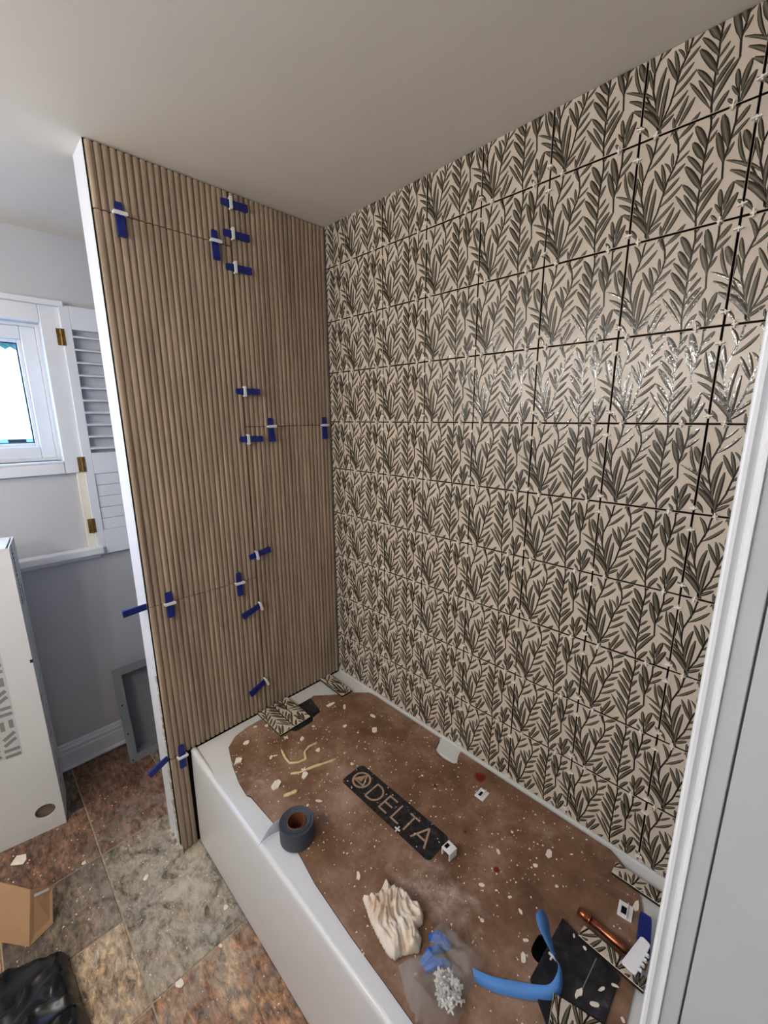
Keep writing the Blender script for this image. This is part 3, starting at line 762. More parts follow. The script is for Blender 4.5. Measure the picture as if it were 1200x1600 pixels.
bm = bmesh.new(); bm.from_mesh(o.data); bmesh.ops.recalc_face_normals(bm, faces=bm.faces)
up = [f for f in bm.faces if abs(f.calc_center_median().z - DECK) < 1e-4]
if up and up[0].normal.z < 0: bmesh.ops.reverse_faces(bm, faces=bm.faces)
bm.to_mesh(o.data); bm.free()
for p in o.data.polygons: p.use_smooth = abs(p.center.z - DECK) > 1e-4
# front: rolled rim edge and apron in one sheet
pr = [(YF + .012, DECK), (YF + .0065, DECK - .0008), (YF + .002, DECK - .004), (YF, DECK - .010), (YF - .001, DECK - .020), (YF - .003, .30), (YF - .006, .05), (YF - .006, .008)]
n = len(pr); vs = [(.010, y, z) for y, z in pr] + [(XN - .002, y, z) for y, z in pr]
mk('apron', vs, [(i, i + 1, n + i + 1, n + i) for i in range(n - 1)], M['tub'], tb, smooth=True)
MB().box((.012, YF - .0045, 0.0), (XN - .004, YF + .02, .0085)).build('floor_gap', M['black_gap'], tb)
MB().box((.006, YF + .002, .009), (.0105, YF + .30, DECK - .004)).build('end_edge', M['tub'], tb)
# raised bead of the rim where it meets the partition
pts = []; rs = []
for k in range(13):
    f = k / 12; pts.append((.006 + f * .27, YF + .0115 + .004 * f, DECK - .003 - .012 * f ** 1.5)); rs.append(.0125 * (1 - .35 * f))
MB().tube(pts, rs, 12).build('rim_bead', M['tub'], tb, smooth=True)
# tiling flange at the wall, with mortar bits
MB().box((.004, -.0015, DECK - .002), (XN - .002, .0104, DECK + .0112)).build('flange', M['tub'], tb)
tag(tb, 'white alcove bathtub with smooth apron between the tiled walls', 'bathtub')

# ================================================================== hardboard cover on the tub
BZ0, BZ1 = DECK + .0004, DECK + .0052
px = [(357, 1168), (367, 1151), (385, 1137), (406, 1125), (425, 1117), (450, 1108), (470, 1099), (485, 1091), (490, 1087), (527, 1085), (551, 1082), (577, 1082), (592, 1083), (608, 1091), (628, 1102), (656, 1123), (676, 1138), (690, 1150),
      (686, 1158), (680, 1171), (685, 1181), (697, 1188), (709, 1193), (714, 1192), (716, 1181), (723, 1171), (742, 1185), (759, 1199), (780, 1213), (800, 1226), (845, 1253), (897, 1284), (930, 1307), (955, 1328), (975, 1352), (992, 1381), (1001, 1403), (1005, 1425), (1006, 1450), (1000, 1490), (991, 1544), (979, 1598)]
out = [at(u, v, 2, BZ1) for u, v in px]
out = [(p.x, min(p.y, -.014)) for p in out] + [(1.408, -.50), (1.40, -.66), (1.36, -.700)]
px2 = [(645, 1597), (603, 1538), (547, 1461), (492, 1380), (464, 1328), (427, 1285), (392, 1245), (385, 1242), (373, 1222), (363, 1195)]
out += [(at(u, v, 2, BZ1).x, at(u, v, 2, BZ1).y) for u, v in px2]
# hand slots: cut as holes
def slot(cx, cy, lx, ly, ang=0, n=10):
    ps = []; r = min(lx, ly) / 2
    for sx in (1, -1):
        for k in range(n + 1):
            q = math.radians(-90 + 180 * k / n + (0 if sx > 0 else 180))
            if lx >= ly: ps.append((sx * (lx / 2 - r) + r * math.cos(q), r * math.sin(q)))
            else: ps.append((r * math.sin(q) * -1, sx * (ly / 2 - r) + r * math.cos(q)))
    c, s_ = math.cos(ang), math.sin(ang)
    return [(cx + c * a_ - s_ * b_, cy + s_ * a_ + c * b_) for a_, b_ in ps]
h1 = at(474, 1133, 2, BZ1); h2 = at(848, 1483, 2, BZ1)
holes = [slot(h1.x - .012, h1.y, .045, .105), slot(h2.x, h2.y, .042, .066)]
cu = bpy.data.curves.new('tub_cover', 'CURVE'); cu.dimensions = '2D'; cu.fill_mode = 'BOTH'; cu.extrude = (BZ1 - BZ0) / 2
for poly in [out] + holes:
    sp = cu.splines.new('POLY'); sp.points.add(len(poly) - 1); sp.use_cyclic_u = True
    for q, p in zip(sp.points, poly): q.co = (p[0], p[1], 0, 1)
tmp = bpy.data.objects.new('tmp', cu); COL.objects.link(tmp)
me = bpy.data.meshes.new_from_object(tmp.evaluated_get(bpy.context.evaluated_depsgraph_get())); bpy.data.objects.remove(tmp)
me.transform(Matrix.Translation((0, 0, (BZ0 + BZ1) / 2))); me.materials.clear(); me.materials.append(M['board']); me.materials.append(M['board_edge'])
for p in me.polygons:
    p.use_smooth = False
    if abs(p.normal.z) < .5: p.material_index = 1
cover = empty('tub_cover', (0, 0, 0))
link('panel', me, cover)
# printed logo: rounded black plate, ring with triangle, letters
LZ = BZ1 + .0002
plate = MB().prism(rr(.530, .928, -.421, -.320, .016, 5), LZ, LZ + .0002).build('logo_plate', M['plate'], cover)
LZ += .0003
mb = MB()
def stroke(x0, y0, x1, y1, w_=.0060):
    d = Vector((x1 - x0, y1 - y0)); n_ = Vector((-d.y, d.x)).normalized() * w_ / 2
    mb.prism([(x0 + n_.x, y0 + n_.y), (x0 - n_.x, y0 - n_.y), (x1 - n_.x, y1 - n_.y), (x1 + n_.x, y1 + n_.y)], LZ, LZ + .0002)
def ringp(cx, cy, r, w_, n=28, a0=0, a1=360, sy=1.0):
    for k in range(n):
        q0 = math.radians(a0 + (a1 - a0) * k / n); q1 = math.radians(a0 + (a1 - a0) * (k + 1) / n)
        p = lambda q, rr_: (cx + rr_ * math.cos(q), cy + rr_ * sy * math.sin(q))
        mb.prism([p(q0, r - w_), p(q0, r), p(q1, r), p(q1, r - w_)], LZ, LZ + .0002)
cx, cy = .580, -.368
ringp(cx, cy, .034, .007)
tri = [(cx + .026 * math.cos(math.radians(q)), cy + .026 * math.sin(math.radians(q))) for q in (90, 210, 330)]
for i in range(3): stroke(*tri[i], *tri[(i + 1) % 3], .005)
mb.prism([((tri[0][0] + cx) / 2, (tri[0][1] + cy) / 2 + .006), (tri[1][0] + .004, tri[1][1] + .003), (cx + .004, cy - .006)], LZ, LZ + .0002)
y0, y1 = -.401, -.340
xx = .634; stroke(xx, y0, xx, y1); stroke(xx, y1, xx + .014, y1); stroke(xx, y0, xx + .014, y0); ringp(xx + .014, (y0 + y1) / 2, .0335, .0060, 14, -90, 90)   # D
xx = .698; stroke(xx, y0, xx, y1); [stroke(xx, y, xx + .034, y) for y in (y0 + .003, (y0 + y1) / 2, y1 - .003)]                                              # E
xx = .752; stroke(xx, y0, xx, y1); stroke(xx, y0 + .003, xx + .032, y0 + .003)                                                                                    # L
xx = .788; stroke(xx + .020, y0, xx + .020, y1); stroke(xx, y1 - .003, xx + .040, y1 - .003)                                                                      # T
xx = .838; stroke(xx, y0, xx + .027, y1); stroke(xx + .054, y0, xx + .027, y1); stroke(xx + .012, y0 + .020, xx + .042, y0 + .020)                                 # A
mb.build('lettering', M['letters'], plate)
tag(cover, 'brown hardboard cover with black printed logo lying over the bathtub', 'tub cover')

# ================================================================== levelling clips and wedges on the fluted wall
def wedge_mesh():
    # long axis = local x, across = local y, out of the wall = local z; thin at +x
    L, W = .092, .022; n = 14; vs = []; fs = []
    for k in range(n + 1):
        f = k / n; x = -L / 2 + L * f; z1 = .0135 - .0095 * f + (.0006 if k % 2 else 0)
        wv = W / 2 * (1 if f < .9 else 1 - (f - .9) * 2.0)
        vs += [(x, -wv, .0015), (x, wv, .0015), (x, wv, z1), (x, -wv, z1)]
    for k in range(n):
        a_, b_ = k * 4, k * 4 + 4
        for i in range(4): fs.append((a_ + i, a_ + (i + 1) % 4, b_ + (i + 1) % 4, b_ + i))
    fs += [(0, 3, 2, 1), (n * 4, n * 4 + 1, n * 4 + 2, n * 4 + 3)]
    return vs, fs
def clip_mb():
    mb = MB()
    mb.prism([(-.004, -.019), (.004, -.019), (.0052, -.016), (.0052, .016), (.004, .019), (-.004, .019), (-.0052, .016), (-.0052, -.016)], .0135, .0185)
    mb.box((-.003, -.0185, 0), (.003, -.0135, .0140)).box((-.003, .0135, 0), (.003, .0185, .0140))
    return mb
wv_, wf_ = wedge_mesh()
def lev_clip(y, z, ang, off, label, x=0.0006, clip=True):
    """ang: direction of the thin end in the wall (0 = +y, -90 = down); off: clip position along the wedge"""
    q = math.radians(ang); ax = Vector((0, math.cos(q), math.sin(q))); nz = Vector((1, 0, 0)); ay = nz.cross(ax)
    e = empty('levelling_clip'); e.matrix_world = Matrix(((ax.x, ay.x, nz.x, x), (ax.y, ay.y, nz.y, y), (ax.z, ay.z, nz.z, z), (0, 0, 0, 1)))
    wd_ = mk('wedge', [(v[0] - off, v[1], v[2]) for v in wv_], wf_, M['blue'], e); wd_['label'] = 'dark blue plastic wedge'
    if clip: c = clip_mb().build('clip', M['clip'], e, bevel=.0008, seg=1); c['label'] = 'white clip'
    tag(e, label, 'levelling clip', 'blue wedges with white clips on the fluted wall')
    return e
LC = [
 (-.750, 2.2648, 90, .014, 'upright blue wedge and white clip on the top seam near the free edge'),
 (-.468, 2.2648, 90, .010, 'upright blue wedge and white clip at the inner end of the top seam'),
 (YJ, 2.396, 180, .016, 'level blue wedge and white clip closest to the ceiling'),
 (YJ, 2.303, 180, .016, 'level blue wedge and white clip second below the ceiling, above the top seam'),
 (YJ, 2.198, 180, .016, 'level blue wedge and white clip third below the ceiling, just under the top seam'),
 (YJ, 1.782, 180, .016, 'level blue wedge and white clip just above the middle seam'),
 (YJ, 1.607, 180, .016, 'level blue wedge and white clip just under the start of the middle seam'),
 (-.302, 1.6538, 92, .014, 'upright blue wedge and white clip on the middle seam, away from the leaf wall'),
 (-.040, 1.6538, 90, .012, 'upright blue wedge and white clip on the middle seam against the leaf tiles'),
 (YJ, 1.146, 190, .016, 'level blue wedge and white clip just above the lower seam on the long vertical joint'),
 (-.487, 1.0508, 90, .006, 'upright blue wedge and white clip at the inner end of the lower seam'),
 (-.749, 1.0508, 90, .006, 'upright blue wedge and white clip on the lower seam near the free edge'),
 (YJ, .925, 16, .036, 'tilted blue wedge with its clip at the tip, below the lower seam'),
 (YJ, .572, 20, .036, 'tilted blue wedge with its clip at the tip, lowest one on the long vertical joint'),
 (-.772, .4310, 88, .002, 'upright blue wedge and white clip beside the corner of the tub rim'),
]
for (y, z, an, of, lb) in LC: lev_clip(y, z, an, of, lb)
lev_clip(YE - .032, 1.052, 2, 0, 'blue wedge poking out past the free edge of the fluted wall at mid height', x=-.0135, clip=False).location.x = -.0190
p = lev_clip(YE - .030, .424, 22, 0, 'blue wedge poking out past the free edge of the fluted wall, near the floor', x=-.0135, clip=False); p.location.x = -.0190

# ================================================================== white spacers in the joints of the leaf tiles
mb = MB().box((-.0014, -.0080, -.0080), (.0014, .004, .0080)).box((-.0048, -.0060, -.0014), (.0048, .004, .0014))
sp0 = mb.build('tile_spacer', M['spacer'])
mb = MB().box((-.0080, -.0080, -.0014), (.0080, .004, .0014)).box((-.0014, -.0060, -.0048), (.0014, .004, .0048))
sp1 = mb.build('tile_spacer', M['spacer'])
used = set(); nsp = 0
ORD = ('first', 'second', 'third', 'fourth', 'fifth', 'sixth', 'seventh', 'eighth', 'ninth', 'tenth')
def put(src, x, z, label):
    global nsp
    o = src if src.name not in used else src.copy()
    if src.name in used: COL.objects.link(o)
    used.add(src.name)
    o.location = (x, .0005, z); o.rotation_euler = (0, random.uniform(-.25, .25), random.uniform(-.2, .2)); nsp += 1
    tag(o, label, 'spacer', 'spacers in the joints of the leaf wall')
for r in range(0, 9):
    z = Z0 - r * P
    for c in range(-1, 7):
        for f in (.15, .80):
            x = X0 + (c + f) * P + random.uniform(-.012, .012)
            if .01 < x < XN - .01 and random.random() > .06: put(sp0, x, z, f"spacer in {ORD[r]} level joint from ceiling, {'left' if f < .5 else 'right'} part of {ORD[c + 1]} tile from corner")
for c in range(0, 7):
    x = X0 + c * P
    for r in range(-1, 9):
        for f in (.16, .90):
            z = Z0 - (r + f) * P + random.uniform(-.010, .010)
            if z < H - .01 and random.random() > .06: put(sp1, x, z, f"spacer in {ORD[c]} upright joint from corner, {'upper' if f < .5 else 'lower'} part of {ORD[r + 1]} tile row from ceiling")

# ================================================================== things lying on the tub
TZ = BZ1
def flat_tile(px_c, sx, sy, win, ang, label, z, side=None, tilt=(0, 0), size=.2017):
    """a cut piece of leaf tile lying face up; win = cut-out of the pattern, ang = turn about z"""
    me = leaf_tile_mesh(*win, size=size, body=side)
    w_, h_ = (win[1] - win[0]) * size, (win[3] - win[2]) * size
    me.transform(Matrix.Translation((-w_ / 2, 0, -h_ / 2)))
    me.transform(Matrix.Rotation(math.radians(-90), 4, 'X'))        # face -y becomes up
    for v in me.vertices: v.co.z += TH
    o = link('tile_offcut', me, None, (px_c[0], px_c[1], z), (tilt[0], tilt[1], math.radians(ang)))
    return tag(o, label, 'tile offcut', 'cut pieces of leaf tile lying on the tub')
k = 1 / .2017
DZ = DECK + .0006
flat_tile((.103, -.385), 0, 0, (.30, .30 + .146 * k, .0, .183 * k), 90, 'nearly square cut piece of leaf tile tilted up on the far tub rim', DZ + .0055, M['black_side'], (0, math.radians(-1.5)))
flat_tile((.094, -.098), 0, 0, (.05, .05 + .058 * k, .05, .05 + .178 * k), 88, 'narrow strip of leaf tile lying in the far corner of the tub', DZ + .0055)
flat_tile((1.383, -.068), 0, 0, (.1, .1 + .146 * k, .6, .6 + .036 * k), 0, 'narrow strip of leaf tile lying along the foot of the leaf wall', TZ + .001, tilt=(math.radians(4), 0))
flat_tile((1.374, -.294), 0, 0, (.2, .2 + .142 * k, .1, .1 + .032 * k), -2, 'slim strip of leaf tile lying across the black sheet beside the copper pipe', TZ + .006, tilt=(0, 0))
flat_tile((1.372, -.480), 0, 0, (.0, .118 * k, .2, .2 + .085 * k), 14, 'pale cut piece of leaf tile at the bottom edge of the picture', TZ + .0062)

# black sheets
def sheet(name, pts, z, t, m, label, cat, par_extra=None):
    mb = MB().prism([(p[0], p[1]) for p in pts], z, z + t); o = mb.build(name, m, bevel=.0008, seg=1); return tag(o, label, cat)
bs = empty('black_sheet', (1.33, -.38, TZ))
pts = [(1.258, -.292), (1.399, -.316), (1.400, -.435), (1.330, -.520), (1.255, -.462)]
MB().prism([(p_[0] - 1.33, p_[1] + .38) for p_ in pts], .0002, .0056).build('sheet', M['black_sheet'], bs, bevel=.0008, seg=1)
sc_ = MB(); a1 = at(932, 1497, 2, TZ + .006) - Vector((1.33, -.38, TZ)); b1 = at(910, 1545, 2, TZ + .006) - Vector((1.33, -.38, TZ))
d_ = (b1 - a1).normalized(); nn = Vector((-d_.y, d_.x, 0)) * .0009
sc_.prism([tuple((a1 + nn).xy), tuple((a1 - nn).xy), tuple((b1 - nn).xy), tuple((b1 + nn).xy)], .0056, .0059); sc_.build('score_line', M['print_grey'], bs)
tag(bs, 'dusty black sheet with a pale score line at the near end of the tub', 'sheet')
sheet('black_offcut', [(.088, -.300), (.086, -.238), (.188, -.258), (.196, -.306)], DECK + .0060, .004, M['black_sheet'], 'small black offcut beside the square piece of leaf tile', 'offcut')

# ---- membrane roll
rl = empty('membrane_roll', (.592, -.643, TZ + .0006))
R0, R1, RH = .0265, .0525, .058
mb = MB(); prof = [(R1 - .0015, 0), (R1, .001), (R1, RH - .002)]
r = R1
ring_rs = [R1 - .0022, .047, .0465, .0415, .041, .036, .0355, .030]
prof += [(R1 - .001, RH)]
for i, q in enumerate(ring_rs): prof.append((q, RH - (0 if i % 2 == 0 else .0018) - .0008 * (i // 2 % 2)))
prof += [(R0 + .0016, RH - .001), (R0 + .0016, 0)]
mb.lathe(prof, 44, closed=True); mb.build('membrane', M['roll'], rl)
MB().lathe([(R0 + .0015, .0), (R0 + .0015, RH + .0005), (R0, RH + .0005), (R0, 0)], 40, closed=True).build('paper_core', M['core'], rl, smooth=False)
# loose clear tail of backing film
ta = []; n = 12
base = Vector((-.047, -.022, 0))
for i in range(n + 1):
    f = i / n
    x_ = -.044 - .010 * math.sin(f * 2.6) ; y_ = -.026 - .066 * f
    wv2 = .050 * (1 - .25 * f)
    tx = -.030 * f ** 1.6
    zc = (.032 + .006 * math.sin(f * 3)) * (1 - f) + .006 * f
    up_ = Vector((-.004 * f - .018 * f, .0, wv2 / 2 * (1 - .82 * f))) + Vector((.018 * f, .010 * f, 0))
    c_ = Vector((x_ + tx * .3, y_, zc + .0))
    ta += [c_ - up_, c_ + up_]
for v in ta: v.z = max(v.z, .0015)
tl = mk('film_tail', ta, [(2 * i, 2 * i + 2, 2 * i + 3, 2 * i + 1) for i in range(n)], M['tail'], rl, smooth=True); tl['label'] = 'loose clear film tail'
sm = tl.modifiers.new('thickness', 'SOLIDIFY'); sm.thickness = .0004
tag(rl, 'dark grey roll of membrane tape standing on the tub cover', 'tape roll')

# ---- yellow glue strings
def strand(pxs, r_, label):
    pts_ = [at(u, v, 2, TZ + .002) for u, v in pxs]
    sm_ = []
    for i in range(len(pts_) - 1):
        for f in (0, .33, .66): sm_.append(pts_[i].lerp(pts_[i + 1], f))
    sm_.append(pts_[-1]); c0 = sm_[0].copy()
    rs_ = [r_ * random.uniform(.75, 1.2) for _ in sm_]; rs_[0] *= .6; rs_[-1] *= .7
    o = MB().tube([p_ - c0 + Vector((0, 0, random.uniform(-.0004, .0004))) for p_ in sm_], rs_, 8, .6).build('glue_strand', M['glue'], smooth=True, loc=c0)
    tag(o, label, 'glue strand', 'dried glue strands on the tub cover')
strand([(440, 1171), (446, 1184), (453, 1192), (466, 1191), (478, 1186), (476, 1175), (482, 1167), (495, 1160)], .0048, 'wavy yellow strand of dried glue shaped like a hook')
strand([(454, 1209), (468, 1207), (490, 1198), (508, 1192), (525, 1186)], .0056, 'long straight yellow strand of dried glue')
strand([(443, 1244), (454, 1240), (465, 1235)], .0072, 'short yellow stub of dried glue near the tape roll')

# ---- loose clips on the board
def frame_clip(c, ang, label, s=.033, z=TZ, lift=.0):
    e = empty('loose_clip', (c[0], c[1], z + .0003), (0, 0, math.radians(ang)))
    mb = MB(); h = .0045
    mb.box((-s / 2, -s * .62, 0), (-s * .28, s * .62, h)).box((s * .10, -s * .62, 0), (s / 2, s * .62, h)).box((-s * .28, -s * .62, 0), (s * .10, -s * .34, h)).box((-s * .28, s * .34, 0), (s * .10, s * .62, h))
    mb.build('frame', M['clip'], e, bevel=.0006, seg=1)
    MB().box((-s * .28, -s * .34, 0), (s * .10, s * .34, .0006)).build('opening', M['black_gap'], e)
    MB().box((s * .10, -s * .62, h), (s * .16, s * .62, h + .006)).build('fin', M['clip'], e, bevel=.0006, seg=1)
    return tag(e, label, 'clip', 'loose white clips lying on the tub cover')
frame_clip((.915, -.122), 0, 'loose white clip with a dark square opening beside the red stain')
frame_clip((1.366, -.160), 8, 'loose white clip with a dark opening near the copper pipe')
e = empty('loose_clip', (.957, -.362, TZ + .0003), (0, 0, math.radians(-6)))
mb = MB(); mb.box((-.018, -.016, 0), (-.014, .016, .026)).box((.010, -.016, 0), (.014, .016, .026)).box((-.014, -.016, .022), (.010, .016, .026)).box((-.014, .012, 0), (.010, .016, .022))
mb.build('body', M['clip'], e, bevel=.001, seg=1); MB().box((-.0145, -.009, .0262), (-.004, .006, .0266)).build('slot', M['black_gap'], e)
tag(e, 'boxy white clip standing at the end of the logo', 'clip', 'loose white clips lying on the tub cover')

# ---- copper pipe
cp = empty('copper_pipe', (1.282, -.250, TZ + .011), (0, 0, math.radians(-3.0)))
mb = MB(); Lp = .155
def pipe(x0, x1, ro, ri, name):
    vs = []; n_ = 24
    for x in (x0, x1):
        for rr_ in (ro, ri):
            for k in range(n_): q = 2 * math.pi * k / n_; vs.append((x, rr_ * math.cos(q), rr_ * math.sin(q)))
    fs = []
    for k in range(n_):
        j = (k + 1) % n_
        fs += [(k, j, 2 * n_ + j, 2 * n_ + k), (n_ + k, 3 * n_ + k, 3 * n_ + j, n_ + j), (k, n_ + k, n_ + j, j), (2 * n_ + k, 2 * n_ + j, 3 * n_ + j, 3 * n_ + k)]
    mk(name, vs, fs, M['copper'], cp, smooth=True)
pipe(.012, Lp, .0085, .0070, 'tube'); pipe(0, .026, .0102, .0084, 'coupling'); pipe(.026, .030, .0108, .0086, 'collar')
tag(cp, 'short length of copper pipe with a coupling on its end', 'pipe')

# ---- big white clip and blue wedge at the near end
e = empty('white_clip_plate', (1.412, -.262, TZ + .030), (math.radians(14), math.radians(-16), math.radians(-12)))
MB().prism([(-.014, -.034), (-.010, -.038), (.018, -.040), (.020, -.036), (.020, .034), (.017, .038), (.002, .042), (-.004, .039)], 0, .003).build('plate', M['clip'], e, bevel=.001, seg=1)
for i in range(4): MB().box((.018, -.026 + i * .012, -.003), (.026, -.020 + i * .012, .005)).build('tooth', M['clip'], e, bevel=.0008, seg=1)
MB().box((-.004, -.006, -.030), (.012, .006, 0)).build('stem', M['clip'], e, bevel=.001, seg=1)
tag(e, 'large white toothed clip plate leaning at the near end of the tub', 'clip')
e = mk('blue_wedge', [(v[0], v[1] * 1.25, v[2] * 1.4) for v in wv_], wf_, M['blue'], None, loc=(1.415, -.196, TZ + .013), rot=(math.radians(6), math.radians(-14), math.radians(100)))
tag(e, 'loose dark blue wedge behind the white clip plate at the near end of the tub', 'wedge')

# ---- blue tape strip
E2 = [((738, 1512), (742, 1534), .008), ((770, 1526), (768, 1549), .006), ((800, 1532), (798, 1558), .006), ((835, 1538), (838, 1564), .007), ((858, 1538), (866, 1563), .010), ((869, 1524), (878, 1548), .016), ((873, 1508), (879, 1522), .022),
      ((868, 1500), (873, 1503), .028), ((862, 1488), (869, 1497), .032), ((849, 1464), (865, 1479), .038), ((840, 1443), (860, 1457), .046), ((838, 1429), (857, 1438), .052), ((844, 1420), (851, 1424), .056)]
vs = []
for a_, b_, h in E2: vs += [at(*a_, 2, TZ + h + .012), at(*b_, 2, TZ + h * .55)]
# refine along the strip
def refine(vs, steps=4):
    L_ = vs[0::2]; R_ = vs[1::2]; out_ = []
    def cr(p, i, t):
        a, b, c, d = p[max(i - 1, 0)], p[i], p[min(i + 1, len(p) - 1)], p[min(i + 2, len(p) - 1)]
        return .5 * ((2 * b) + (c - a) * t + (2 * a - 5 * b + 4 * c - d) * t * t + (3 * b - a - 3 * c + d) * t ** 3)
    for i in range(len(L_) - 1):
        for s_ in range(steps): out_ += [cr(L_, i, s_ / steps), cr(R_, i, s_ / steps)]
    return out_ + [L_[-1], R_[-1]]
vs = refine(vs); c0 = Vector((1.25, -.45, TZ)); n = len(vs) // 2
o = mk('blue_tape_strip', [v - c0 for v in vs], [(2 * i, 2 * i + 2, 2 * i + 3, 2 * i + 1) for i in range(n - 1)], M['tape_blue'], smooth=True, loc=c0)
sm = o.modifiers.new('thickness', 'SOLIDIFY'); sm.thickness = .0007
tag(o, 'curled strip of bright blue tape reaching over the black sheet', 'tape')

# ---- rag
def P2(l): return [(at(u, v, 2, TZ + .004).x, at(u, v, 2, TZ + .004).y) for u, v in l]
def fold(x, y, ang, f, warp, seed):
    c, s_ = math.cos(ang), math.sin(ang)
    w_ = noise.noise(Vector((x * 14 + seed, y * 14, seed))) * warp
    a_ = (c * x + s_ * y) * f + w_
    return 1 - abs(math.sin(a_ + noise.noise(Vector((x * 30, y * 30, seed + 3))) * .8))
rag = P2([(566, 1404), (574, 1402), (582, 1397), (592, 1398), (597, 1386), (604, 1373), (612, 1388), (628, 1392), (645, 1410), (655, 1413), (662, 1430), (661, 1446), (652, 1452), (660, 1468), (656, 1490), (645, 1492), (630, 1494), (616, 1503), (604, 1490), (590, 1466), (578, 1440)])
def crump(x, y, ang, fa, fb, seed, oct_=3):
    """crease field: ridges drawn out along ang"""
    c, s_ = math.cos(ang), math.sin(ang)
    wx = noise.noise(Vector((x * 13, y * 13, seed))) * .022; wy = noise.noise(Vector((x * 13, y * 13, seed + 7))) * .022
    u, v = (c * (x + wx) + s_ * (y + wy)) * fa, (-s_ * (x + wx) + c * (y + wy)) * fb
    t = 0; am = 1
    for k_ in range(oct_):
        t += am * (1 - abs(noise.noise(Vector((u, v, seed + k_ * 3.7)))) * 2.2); am *= .5; u *= 1.9; v *= 2.1
    return t / 1.75
def zr(x, y, d):
    e_ = min(1, d / .012); e_ = e_ * (2 - e_)
    c1 = crump(x, y, -.62, 13, 46, 2.0); c2 = crump(x, y, .9, 16, 30, 5.0, 2)
    lump = .5 + .5 * noise.noise(Vector((x * 20, y * 20, 4)))
    return TZ + .002 + max(0, e_ * (.020 * c1 + .010 * c2 + .022 * lump))
o = drape('rag', rag, zr, M['cloth'], step=.0020, thick=.0012); tag(o, 'crumpled cream cotton rag lying on the tub cover', 'rag')

# ---- clear bag with blue bits and white spacers
bagp = P2([(622, 1508), (636, 1503), (654, 1501), (668, 1486), (675, 1454), (690, 1444), (698, 1441), (708, 1456), (728, 1476), (748, 1494), (752, 1505), (748, 1525), (740, 1545), (726, 1562), (727, 1580), (718, 1598), (700, 1606), (670, 1600), (650, 1596), (634, 1560)])
def zb(x, y, d):
    e_ = min(1, d / .022); e_ = e_ * (2 - e_)
    return TZ + .0015 + e_ * max(.004, .026 + .016 * crump(x, y, .6, 14, 26, 11.0, 2) + .010 * crump(x, y, 2.0, 18, 18, 3.0, 2))
o = drape('clear_bag', bagp, zb, M['film'], step=.005, thick=.0005, smooth=False); tag(o, 'crumpled clear plastic bag holding spacers and blue bits', 'bag')
for i, (u, v, L_, an) in enumerate(((688, 1469, .050, 20), (676, 1490, .060, 75), (684, 1508, .055, 50))):
    q = at(u, v, 2, TZ + .010)
    pts_ = []; rs_ = []
    for k_ in range(9):
        f = k_ / 8 - .5; a_ = math.radians(an)
        pts_.append(Vector((math.cos(a_) * f * L_, math.sin(a_) * f * L_, .010 + .008 * math.cos(f * 5) + random.uniform(-.002, .002)))); rs_.append(.011 * (1 + random.uniform(-.25, .25)) * (1 - 1.2 * abs(f) ** 2))
    o = MB().tube(pts_, rs_, 9, .75).build('blue_plastic_bit', M['bag_blue'], smooth=False, loc=(q.x, q.y, TZ + .001))
    tag(o, ('upper twisted blue plastic bit inside the clear bag', 'middle crumpled blue plastic bit inside the clear bag', 'lower crumpled blue plastic bit in the clear bag, touching the white spacers')[i], 'plastic bit', 'blue bits in the clear bag')
pile = P2([(684, 1524), (700, 1520), (716, 1545), (722, 1560), (712, 1584), (696, 1582), (686, 1560), (680, 1540)])
xs = [p_[0] for p_ in pile]; ys = [p_[1] for p_ in pile]; cnt = 0
mb = MB().box((-.0095, -.0017, 0), (.0095, .0017, .004)).box((-.0017, -.0095, 0), (.0017, .0095, .004)); sp3 = mb.build('loose_spacer', M['spacer'])
def loose(x, y, z, rx, ry, rz, label, group):
    global cnt
    o = sp3 if cnt == 0 else sp3.copy()
    if cnt: COL.objects.link(o)
    cnt += 1; o.location = (x, y, z); o.rotation_euler = (rx, ry, rz); tag(o, label, 'spacer', group)
while cnt < 46:
    x, y = random.uniform(min(xs), max(xs)), random.uniform(min(ys), max(ys))
    if inside((x, y), pile): loose(x, y, TZ + .001 + random.uniform(0, .022), random.uniform(-.6, .6), random.uniform(-.6, .6), random.uniform(0, 3), 'cross-shaped white spacer heaped inside the clear bag', 'spacers inside the clear bag')
for (u, v, lb) in ((621, 1296, 'white cross-shaped spacer lying on the black logo'), (447, 1153, 'white cross-shaped spacer lying below the square leaf tile piece'), (475, 1205, 'white cross-shaped spacer lying on the long glue strand'), (863, 1498, 'white cross-shaped spacer lying on the black sheet')):
    q = at(u, v, 2, TZ + .001); zz_ = TZ + (.0006 if v < 1200 or v == 1296 else .0062 if u == 475 else .0065)
    loose(q.x, q.y, zz_, 0, 0, random.uniform(0, 1.5), lb, 'loose spacers lying about the tub cover')

